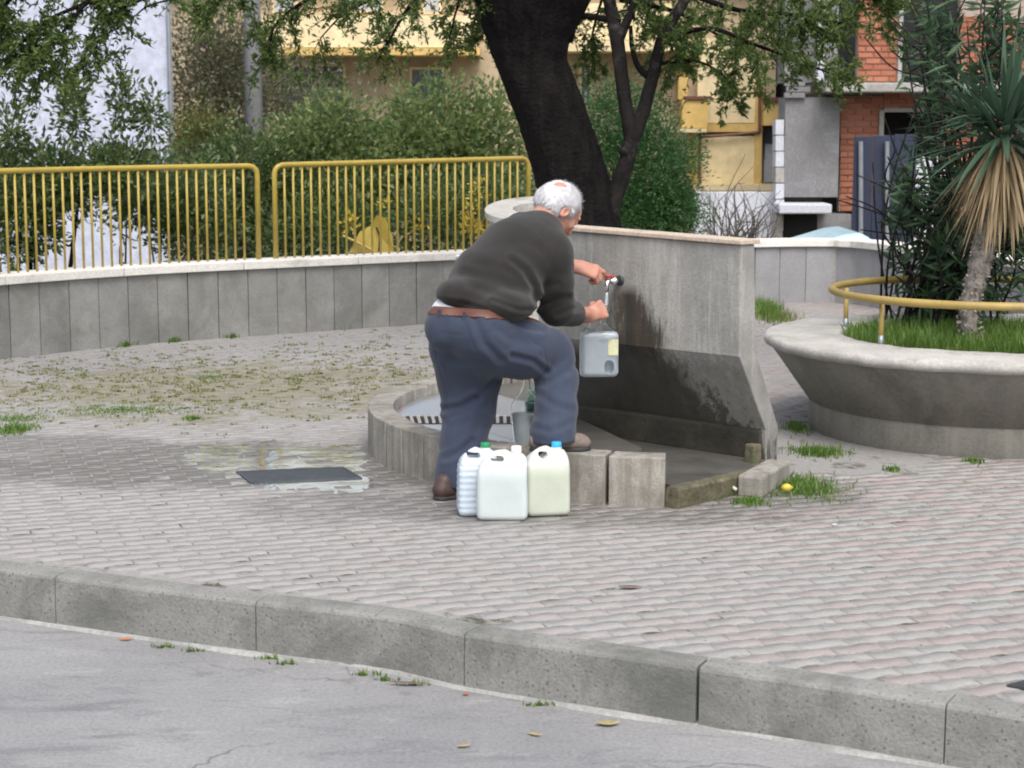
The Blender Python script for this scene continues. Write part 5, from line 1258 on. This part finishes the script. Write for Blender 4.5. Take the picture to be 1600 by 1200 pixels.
col_.clip(at(856, 349, 8.115) , cax); col_.clip(at(850, 357, 8.10), -cax); col_.cone(at(866, 338, 8.15), at(848, 358, 8.10), .060, .058, .005, sub=True)
build_field(col_, 'collar', M_sweater, man)

# skin body (one continuous mesh: torso and limbs under the clothes, neck, head, forearms, hands)
bf = Field((-.42, 7.42, .0), (.62, 8.62, 1.36), .0046)
bf.cone(Pv, Wa, .13, .135, .04, (FACE, .8)); bf.cone(Wa, Ch, .135, .14, .05, (FL, .75)); bf.cone(Ch, at(826, 384, 8.05), .135, .11, .05, (FL, .7))
limbs(bf, [Hl, Kl, Al], [.09, .058, .042], .03); limbs(bf, [Hr, Kr, Ar], [.088, .058, .042], .03)
bf.cone(Al, Al + [.06, .02, -.05], .042, .035); bf.cone(Ar, Ar + [.06, .02, -.035], .042, .03)
bf.cone(at(830, 382, 8.05), Sr, .08, .06, .03); bf.cone(Sr, Er, .055, .043, .02); bf.cone(at(825, 375, 8.1), Sl, .08, .06, .03); bf.cone(Sl, El, .05, .04, .02)
bf.cone(Er, Wr, .043, .031, .02); bf.cone(El, Wl, .04, .029, .02)
# head
HC = at(874, 324, 8.20)
fh = nrm(np.array([.56, .42, -.72])); rh = nrm(np.array([.64, -.66, -.26])); rh = nrm(rh - fh * (rh @ fh)); uh = np.cross(rh, fh); ax_ = [rh, fh, uh]
HS = 1.09
def hp(r, f, u): return HC + (rh * r + fh * f + uh * u) * HS
bf.cone(at(843, 364, 8.09), hp(0, -.035, -.055), .062, .057, .03); 
bf.ell(hp(0, -.005, .012), (0.0839, 0.1068, 0.0959), ax_, k=.01); bf.ell(hp(0, .035, -.045), (0.0676, 0.0654, 0.0785), ax_, k=.03); bf.cone(hp(0, .062, -.088), hp(0, .03, -.07), .03, .05, .02)
bf.cone(hp(0, .088, -.005), hp(0, .112, -.038), .010, .016, .012); bf.ell(hp(0, .084, .022), (0.0545, 0.0174, 0.0153), ax_, k=.015)
for s in (-1, 1):
    bf.ell(hp(s * .03, .098, .003), (0.0142, 0.0109, 0.0109), ax_, k=.008, sub=True); bf.ell(hp(s * .03, .086, .003), (0.0142, 0.0142, 0.0131), ax_, k=.002)
    bf.ell(hp(s * .042, .07, -.03), (0.0240, 0.0218, 0.0196), ax_, k=.02)
    # ear
    er_ = hp(s * .080, -.012, -.022); ea = [nrm(rh * s + fh * -.5), nrm(fh + rh * s * .4), uh]
    ea[0] = nrm(np.cross(ea[1], ea[2])); bf.ell(er_, (.008, .021, .034), ea, .006); bf.ell(er_ + rh * s * .010 + fh * .004, (.007, .011, .018), ea, .002, sub=True)
bf.cone(hp(-.022, .096, -.062), hp(.022, .096, -.062), .007, .007, .006)
# hands
def hand(f, wrist, fwd, up, out, curl, spread=.0225, L=(.043, .028, .021), thumb=None, rad=.0108, index=None):
    """fwd: wrist->knuckles; up: thumb side; out: back of the hand. curl: three bend angles"""
    fwd, up, out = nrm(fwd), nrm(up), nrm(out); kn0 = wrist + fwd * .085
    for i, o_ in enumerate((1.5, .5, -.5, -1.5)):
        f.cone(wrist + up * o_ * .012 + fwd * .01, kn0 + up * o_ * spread - fwd * abs(o_) * .004, .019, .0135, .012)
    f.cone(wrist - fwd * .03, wrist + fwd * .02, .029, .027, .02, (out, .8))
    for i, o_ in enumerate((1.5, .5, -.5, -1.5)):
        s = (.96, 1.05, 1.0, .82)[i]; p = kn0 + up * o_ * spread - fwd * abs(o_) * .004; a = 0; r = rad * (1.0, 1.03, 1.0, .9)[i]
        for j in range(3):
            a += (index if (index and i == 0) else curl)[j] * (1 + .06 * i); d = fwd * math.cos(a) - out * math.sin(a) + up * (-o_) * .03; q = p + d * L[j] * s; f.cone(p, q, r * (1.1, 1, .93)[j], r * (1, .93, .84)[j], .004); p = q
    tp = wrist + fwd * .028 + up * .024 - out * .006
    for d, l, r in thumb: q = tp + nrm(d) * l; f.cone(tp, q, r, r * .88, .006); tp = q
jn = at(944, 500, 8.36)                                    # neck of the jug he holds
fwdR = nrm(np.array([.80, .50, .28])); outR = nrm(np.array([.35, -.85, .35])); outR = nrm(outR - fwdR * (fwdR @ outR)); upR = nrm(np.cross(outR, fwdR)); upR = upR if upR[2] > 0 else -upR
hand(bf, Wr, fwdR, upR, outR, (1.25, 1.35, .8), thumb=[(fwdR * .7 + upR * .6 - outR * .5, .035, .0125), (fwdR * .8 - outR * .8 + upR * .1, .028, .011), (fwdR * .5 - outR * .8 - upR * .2, .022, .010)])
fwdL = nrm(np.array([.92, .0, -.30])); outL = nrm(np.array([-.10, -.62, .78])); outL = nrm(outL - fwdL * (fwdL @ outL)); upL = nrm(np.cross(fwdL, outL)); upL = upL if upL[1] > 0 else -upL
hand(bf, Wl, fwdL, -upL if False else upL, outL, (.75, 1.2, .9), index=(.35, .5, .3), thumb=[(fwdL * .8 + upL * .4 - outL * .4, .036, .012), (fwdL * 1.0 - outL * .3, .03, .0105), (fwdL, .022, .0095)])
def skin_disp(v): return .0008 * np.sin(v[:, 0] * 310) * np.sin(v[:, 2] * 290)
build_field(bf, 'body', M_skin, man)
for s in (-1, 1):
    mb = MB(); mb.lathe([(.0001, -.0105), (.006, -.0088), (.0105, 0), (.006, .0088), (.0001, .0105)], hp(s * .03, .0915, .003), 12); mb.build('eye', M_shirt, man, True)
# hair: white cap with a bald patch, plus strands
M_hair = plain('white_hair', (.57, .57, .60), .6, 0, .08, 60)
hf = Field(HC - .15, HC + .15, .0042)
hf.ell(hp(0, -.014, .014), (0.0937, 0.1090, 0.1025), ax_, k=.01); hf.ell(hp(0, -.04, -.012), (0.0905, 0.0894, 0.0850), ax_, k=.02); hf.cone(hp(.072, .015, .0), hp(.066, .03, -.012), .018, .014, .01); hf.cone(hp(-.072, .015, .0), hp(-.066, .03, -.012), .018, .014, .01)
hf.clip(hp(0, .048, .0), nrm(fh * 1 - uh * .35)); hf.clip(hp(0, -.02, -.052), nrm(-uh * 1.0 + fh * .25))
bald = HC + np.array([.0, -.03, .097])
hf.ell(hp(.088, -.008, -.03), (0.0218, 0.0305, 0.0392), ax_, k=.01, sub=True); hf.ell(hp(-.088, -.008, -.03), (0.0218, 0.0305, 0.0392), ax_, k=.01, sub=True)
def hair_disp(v):
    q = (v - HC) @ np.array(ax_).T; return .0022 * np.sin(q[:, 0] * 190 + 4 * np.sin(q[:, 2] * 45)) * np.sin(q[:, 2] * 120 + 3 * np.sin(q[:, 0] * 60)) + .002 * np.sin(q[:, 0] * 70 + q[:, 2] * 40) - .030 * np.exp(-(np.linalg.norm((v - bald) * [1, 1.1, 1], axis=1) / (.037 + .008 * np.sin(v[:, 0] * 120) * np.sin(v[:, 1] * 90))) ** 3) - .003
hair = build_field(hf, 'hair', M_hair, man, hair_disp)
me = hair.data; co_ = np.zeros(len(me.vertices) * 3, np.float32); me.vertices.foreach_get('co', co_); co_ = co_.reshape(-1, 3) + org(man); nn_ = nrm(co_ - hp(0, -.02, -.01))
sel = rng.integers(0, len(co_), 5200); dn = nrm(-uh * 1.0 - fh * .35); sv, sfc = [], []
q_ = (co_[sel] - HC) @ np.array(ax_).T
keep = np.linalg.norm((co_[sel] - bald) * [1, 1.15, 1], axis=1) > .034 + .02 * rng.random(len(sel)); sel = sel[keep]
b0 = co_[sel] - nn_[sel] * .002; d0 = nrm(dn + rng.normal(size=(len(sel), 3)) * .25 - nn_[sel] * (nn_[sel] @ dn)[:, None] + nn_[sel] * .16); Ls = rng.uniform(.012, .026, len(sel)); sd_ = nrm(np.cross(d0, nn_[sel])) * .0009
vv = np.stack([b0 - sd_, b0 + sd_, b0 + d0 * Ls[:, None] * .6 + sd_ * .8, b0 + d0 * Ls[:, None] * .6 - sd_ * .8, b0 + d0 * Ls[:, None] - nn_[sel] * .003], 1).reshape(-1, 3); bb_ = np.arange(len(sel))[:, None] * 5
st_ = link('hair_strands', npmesh('hair_strands', vv - org(man), np.concatenate([bb_ + [0, 1, 2], bb_ + [0, 2, 3], bb_ + [3, 2, 4]]), M_hair), hair); st_['kind'] = 'stuff'
# shoes
def shoe(name, heel, toe, mat, z0, label=None):
    heel = np.array([heel[0], heel[1], z0]); toe = np.array([toe[0], toe[1], z0]); d = nrm(toe - heel); L = np.linalg.norm(toe - heel); s = np.cross(UPZ, d); lo = np.minimum(heel, toe) - [.08, .08, .01]; hi = np.maximum(heel, toe) + [.08, .08, .15]
    f = Field(lo, hi, .0048); A = [s, d, UPZ]
    f.cone(heel + d * .035 + UPZ * .045, heel + d * .048 + UPZ * .078, .036, .036, .02); f.cone(heel + d * .04 + UPZ * .038, toe - d * .06 + UPZ * .036, .038, .044, .03, (UPZ, .85)); f.ell(toe - d * .062 + UPZ * .032, (.045, .064, .034), A, .02)
    f.clip(heel + UPZ * .018, -UPZ); o = build_field(f, name, mat, man)
    if label: o['label'] = label
    f2 = Field(lo, hi, .0048); f2.cone(heel + d * .036, heel + d * .09, .041, .036, .01); f2.cone(heel + d * .09, toe - d * .06, .036, .047, .01); f2.ell(toe - d * .058, (.048, .06, .04), A, .01); f2.clip(heel + UPZ * .021, UPZ); f2.clip(heel + UPZ * .001, -UPZ)
    build_field(f2, 'sole', M_sole, o)
hl = gnd(679, 783); hl[1] += .02; shoe('shoe', (hl[0], hl[1]), (hl[0] + .235, hl[1] + .135), M_shoe, 0.0)
h2 = gnd(829, 710, RH); h2[1] = 7.625; shoe('shoe', (h2[0] + .0, h2[1]), (h2[0] + .262, h2[1] + .045), M_shoe2, RH + .001)

# ==================================================================== JERRYCANS
def jugmat(name, c, tint, zl):
    m, t, b = nodes(name); co = coords(t); sep = N(t, 'ShaderNodeSeparateXYZ'); t.links.new(co, sep.inputs[0])
    r = N(t, 'ShaderNodeMapRange', i_1=zl - .003, i_2=zl + .003); t.links.new(sep.outputs[2], r.inputs[0])
    n = noise(t, co, 7, 4, .6); colw = ramp(t, n, [(.3, tint), (.7, [min(1, x * 1.05) for x in tint])])
    col = mix(t, r.outputs[0], colw, c); t.links.new(col, b.inputs['Base Color']); b.inputs['Roughness'].default_value = .38
    b.inputs['Subsurface Weight'].default_value = .7; b.inputs['Subsurface Radius'].default_value = (.05, .055, .06); b.inputs['Subsurface Scale'].default_value = .6
    bump(t, b, noise(t, co, 18, 5, .7), .004, .6); return m
def jerrycan(px, py, rot, W, D, H, cap_side, capm, mat, label, ribs=False, hole='slot', cap_up=.02, tilt=0):
    base = gnd(px, py); base = np.array([base[0], base[1] + D * .5, 0.0])
    root = empty('jerrycan', base, label, 'jerrycan', 'plastic jerrycans standing on the paving')
    f = Field((-W / 2 - .02, -D / 2 - .02, -.01), (W / 2 + .02, D / 2 + .02, H + .03), .0038); X, Y, Z = np.meshgrid(*f.ax, indexing='ij')
    def rbox(cx, cy, cz, hx, hy, hz, r): 
        qx, qy, qz = np.abs(X - cx) - hx + r, np.abs(Y - cy) - hy + r, np.abs(Z - cz) - hz + r
        return np.sqrt(np.maximum(qx, 0) ** 2 + np.maximum(qy, 0) ** 2 + np.maximum(qz, 0) ** 2) + np.minimum(np.maximum(qx, np.maximum(qy, qz)), 0) - r
    body = rbox(0, 0, H * .5, W / 2, D / 2, H * .5, .024)
    # sloping shoulders
    sh1 = (X * -1 - (W / 2 - .055)) * .62 + (Z - H) * .62 + .012; sh2 = (X * 1 - (W / 2 - .030)) * .62 + (Z - H) * .78 + .012
    sy = (np.abs(Y) - D / 2 + .045) * .75 + (Z - H) * .62 + .012
    if cap_side < 0: sh1, sh2 = (X * 1 - (W / 2 - .055)) * .62 + (Z - H) * .62 + .012, (X * -1 - (W / 2 - .030)) * .62 + (Z - H) * .78 + .012
    sm = lambda a, b, k: np.maximum(a, b) + k * .25 * np.maximum(0, 1 - np.abs(a - b) / k) ** 2
    body = sm(sm(sm(body, sh1, .03), sh2, .03), sy, .04)
    # step down beside the handle for the cap neck
    cx = cap_side * (W * .5 - .047); notch = rbox(cx + cap_side * .01, 0, H + .012, .040, .2, .030, .014); body = sm(body, -notch, .02)
    # grip hole
    hx = -cap_side * W * .10
    if hole == 'slot': hs = rbox(hx, 0, H - .047, .026, .3, .0105, .009)
    else: hs = np.maximum(rbox(hx, 0, H - .050, .018, .3, .016, .008), (np.abs(X - hx) * .9 - (Z - (H - .064))) * .7)
    body = sm(body, -hs, .010)
    # fingers' recess along the handle
    body = sm(body, -rbox(hx, D / 2 + .02, H - .05, .05, .035, .022, .015), .02); body = sm(body, -rbox(hx, -D / 2 - .02, H - .05, .045, .026, .020, .012), .02)
    if ribs: body = body + .0022 * (np.sin(Z * 2 * math.pi / .026) * .5 + .5) * (Z < H * .72) * (Z > .03)
    body = body + .0012 * np.sin(X * 31 + 1) * np.sin(Z * 27)
    f.F = body.astype(np.float32); v, q = f.mesh(); c, s = math.cos(rot), math.sin(rot); v[:, 2] += -v[:, 2].min()
    tr_ = lambda v: np.c_[v[:, 0] * c - v[:, 1] * s, v[:, 0] * s + v[:, 1] * c, v[:, 2]]
    link('body', npmesh('body', tr_(v), q, mat, True), root)
    zc = H - .024 + cap_up * 0; cpos = np.array([[cx, 0, 0]]); cpos = tr_(cpos)[0] + base
    mb = MB(); mb.lathe([(.022, zc - .012), (.022, zc + .006), (.019, zc + .008)], cpos, 24); mb.build('neck', mat, root, True)
    mb = MB(); mb.lathe([(.0005, zc + .027), (.0185, zc + .027), (.0205, zc + .024), (.0215, zc + .004), (.0205, zc + .002)], cpos, 28); 
    vv_ = np.array(mb.v); a_ = np.arctan2(vv_[:, 1] - cpos[1], vv_[:, 0] - cpos[0]); mb.v = [tuple(p) for p in vv_]; mb.build('cap', capm, root, True)
    return root
M_jw = jugmat('white_polythene', (.62, .64, .645), (.53, .585, .59), .225); M_jb = jugmat('bluish_polythene', (.59, .63, .68), (.50, .57, .65), .225); M_jy = jugmat('yellowed_polythene', (.62, .63, .585), (.50, .54, .46), .215)
jerrycan(745, 808, .10, .165, .155, .298, 1, plain('green_cap', (.02, .22, .10), .4), M_jb, 'bluish white ribbed jerrycan with a green cap, leftmost of the three', True)
jerrycan(785, 815, -.02, .208, .14, .300, 1, plain('white_cap', (.8, .78, .78), .4), M_jw, 'milky white jerrycan with a white cap, standing in front of the others')
jerrycan(853, 808, .18, .185, .15, .300, 1, plain('blue_cap', (.03, .38, .75), .4), M_jy, 'slightly yellowed jerrycan with a bright blue cap, right beside the white one', False, 'tri')

# ==================================================================== BOTTLES
def glassmat(name, c, rough=.02):
    m, t, b = nodes(name); b.inputs['Base Color'].default_value = c4(c); b.inputs['Roughness'].default_value = rough; b.inputs['Transmission Weight'].default_value = 1; b.inputs['IOR'].default_value = 1.28
    bump(t, b, noise(t, coords(t), 12, 3, .5), .002, .5); return m
M_glass = glassmat('clear_glass', (.97, .99, .985)); M_glassg = glassmat('greenish_glass', (.70, .92, .85))
M_fill = plain('water_in_bottle', (.9, .95, .94), .1, 0, .06, 9); M_fill.node_tree.nodes['Principled BSDF'].inputs['Transmission Weight'].default_value = .6; M_fill.node_tree.nodes['Principled BSDF'].inputs['IOR'].default_value = 1.12
M_foam = plain('churning_water', (.80, .87, .95), .3, 0, .06, 18); M_foam.node_tree.nodes['Principled BSDF'].inputs['Transmission Weight'].default_value = .45; M_foam.node_tree.nodes['Principled BSDF'].inputs['IOR'].default_value = 1.12
def bottle(c, prof, glass, fillz, label, stopper):
    root = empty('glass_bottle', c, label, 'bottle', 'glass bottles standing in the basin')
    out_ = [(r, z) for r, z in prof]; inn = [(max(.0005, r - .004), z + (.006 if z < .01 else 0)) for r, z in prof][::-1]
    mb = MB(); mb.lathe(out_ + inn, c, 40); mb.build('glass', glass, root, True)
    fp = [(.0005, .008)] + [(max(.0005, r - .0048), max(z, .008)) for r, z in prof if z < fillz and r > .01] ; rl_ = np.interp(fillz, [z for _, z in prof], [r for r, _ in prof]) - .0048
    fp += [(rl_, fillz), (.0005, fillz)]
    mb = MB(); mb.lathe(fp, c, 36); mb.build('water', M_fill, root, True)
    zt = prof[-1][1]; mb = MB(); mb.lathe([(.0005, zt - .02), (.009, zt - .02), (.0095, zt + .004), (.014, zt + .005), (.014, zt + .014), (.0005, zt + .018)], c, 20); mb.build('stopper', stopper, root, True)
    mb = MB()
    for sgn in (-1, 1): mb.tube(spline([c + [sgn * .016, 0, zt - .03], c + [sgn * .021, 0, zt - .01], c + [sgn * .013, 0, zt + .012], c + [0, 0, zt + .02]], 4), .0014, 5)
    mb.build('wire_clip', M_steel, root, True)
prof = [(.0005, 0), (.045, 0), (.052, .006), (.056, .03), (.070, .17), (.072, .19), (.066, .215), (.048, .245), (.030, .27), (.019, .29), (.0165, .33), (.019, .335), (.019, .345)]
bc1 = gnd(822, 704, LZ + .004); bottle(np.array([bc1[0], bc1[1], LZ + .004]), prof, M_glass, .17, 'clear glass bottle with a dark stopper, in front of the greenish one', plain('dark_stopper', (.10, .03, .025), .5))
bc2 = gnd(842, 692, LZ + .004); bottle(np.array([bc2[0], bc2[1], LZ + .004]), [(r * .95, z * .97) for r, z in prof], M_glassg, .19, 'greenish glass bottle half hidden behind the clear one and the trouser leg', plain('rust_stopper', (.3, .2, .12), .5))

# bottle held under the tap
hb = at(936, 555, 8.365); hb = np.array([hb[0], 8.365, at(936, 589, 8.365)[2]])
jg = empty('held_bottle', hb, 'big clear square bottle with a pale yellow label, being filled under the tap', 'bottle')
W, D, Hh = .188, .12, .225; nk = jn[0] - hb[0]
def heldfield(off):
    f = Field((-.12, -.09, -.01), (.12, .09, .37), .0034); X, Y, Z = np.meshgrid(*f.ax, indexing='ij')
    qx, qy, qz = np.abs(X) - W / 2 + .03, np.abs(Y) - D / 2 + .03, np.abs(Z - Hh / 2) - Hh / 2 + .03
    b_ = np.sqrt(np.maximum(qx, 0) ** 2 + np.maximum(qy, 0) ** 2 + np.maximum(qz, 0) ** 2) + np.minimum(np.maximum(qx, np.maximum(qy, qz)), 0) - .03
    # shoulders up to the neck, open handle on the left
    rad = np.sqrt((X - nk) ** 2 + (Y) ** 2); zz = np.clip((Z - Hh + .015) / .045, 0, 1); sh_ = np.maximum(rad - (.062 * (1 - zz) + .019 * zz), np.maximum(Z - Hh - .06, Hh - .04 - Z)) * .7
    nkf = np.maximum(rad - .0185, np.maximum(Z - Hh - .115, Hh - .02 - Z)); lip = np.maximum(rad - .0215, np.abs(Z - Hh - .109) - .005)
    k = .015; h_ = np.clip(.5 + .5 * (b_ - sh_) / k, 0, 1); b_ = b_ * (1 - h_) + sh_ * h_ - k * h_ * (1 - h_); b_ = np.minimum(np.minimum(b_, nkf), lip); f.F = (b_ + off).astype(np.float32)
    # handle
    if off == 0: limbs(f, [(-.062, 0, Hh - .02), (-.058, 0, Hh + .025), (-.035, 0, Hh + .05), (nk - .01, 0, Hh + .055)], [.012, .0115, .0105, .011], .012)
    return f, X, Y, Z
f, *_ = heldfield(0); v1, q1 = f.mesh(); f, X, Y, Z = heldfield(.0034); f.F = np.maximum(f.F, Z - Hh - .12).astype(np.float32); v2, q2 = f.mesh()
link('glass', npmesh('glass', np.vstack([v1, v2]), np.vstack([q1, q2[:, ::-1] + len(v1)]), M_glass, True), jg)
f, X, Y, Z = heldfield(.0042); f.F = np.maximum(f.F, Z - (Hh - .012) + .003 * np.sin(X * 60) + .002 * np.sin(Y * 80)).astype(np.float32)
dark_gap = np.sqrt(((X - .045) / .026) ** 2 + ((Y + .03) / .04) ** 2 + ((Z - .055) / .036) ** 2) - 1; f.F = np.maximum(f.F, -dark_gap * .025).astype(np.float32)
v, q = f.mesh(); link('water', npmesh('water', v, q, M_foam, True), jg)
M_label = plain('pale_yellow_label', (.62, .62, .40), .7, 0, .1, 25, 0, ((.5, .42, .2), 30, .5))
mb = MB(); mb.sweep([[np.array([x, -D / 2 - .0012 + max(0, x - .066) * .35, z]) for z in (.11, .185)] + [np.array([x, -D / 2 - .0002 + max(0, x - .066) * .35, z]) for z in (.185, .11)] for x in (.040, .055, .066, .078, .086)])
o = link('label', mb.mesh('label', M_label), jg)
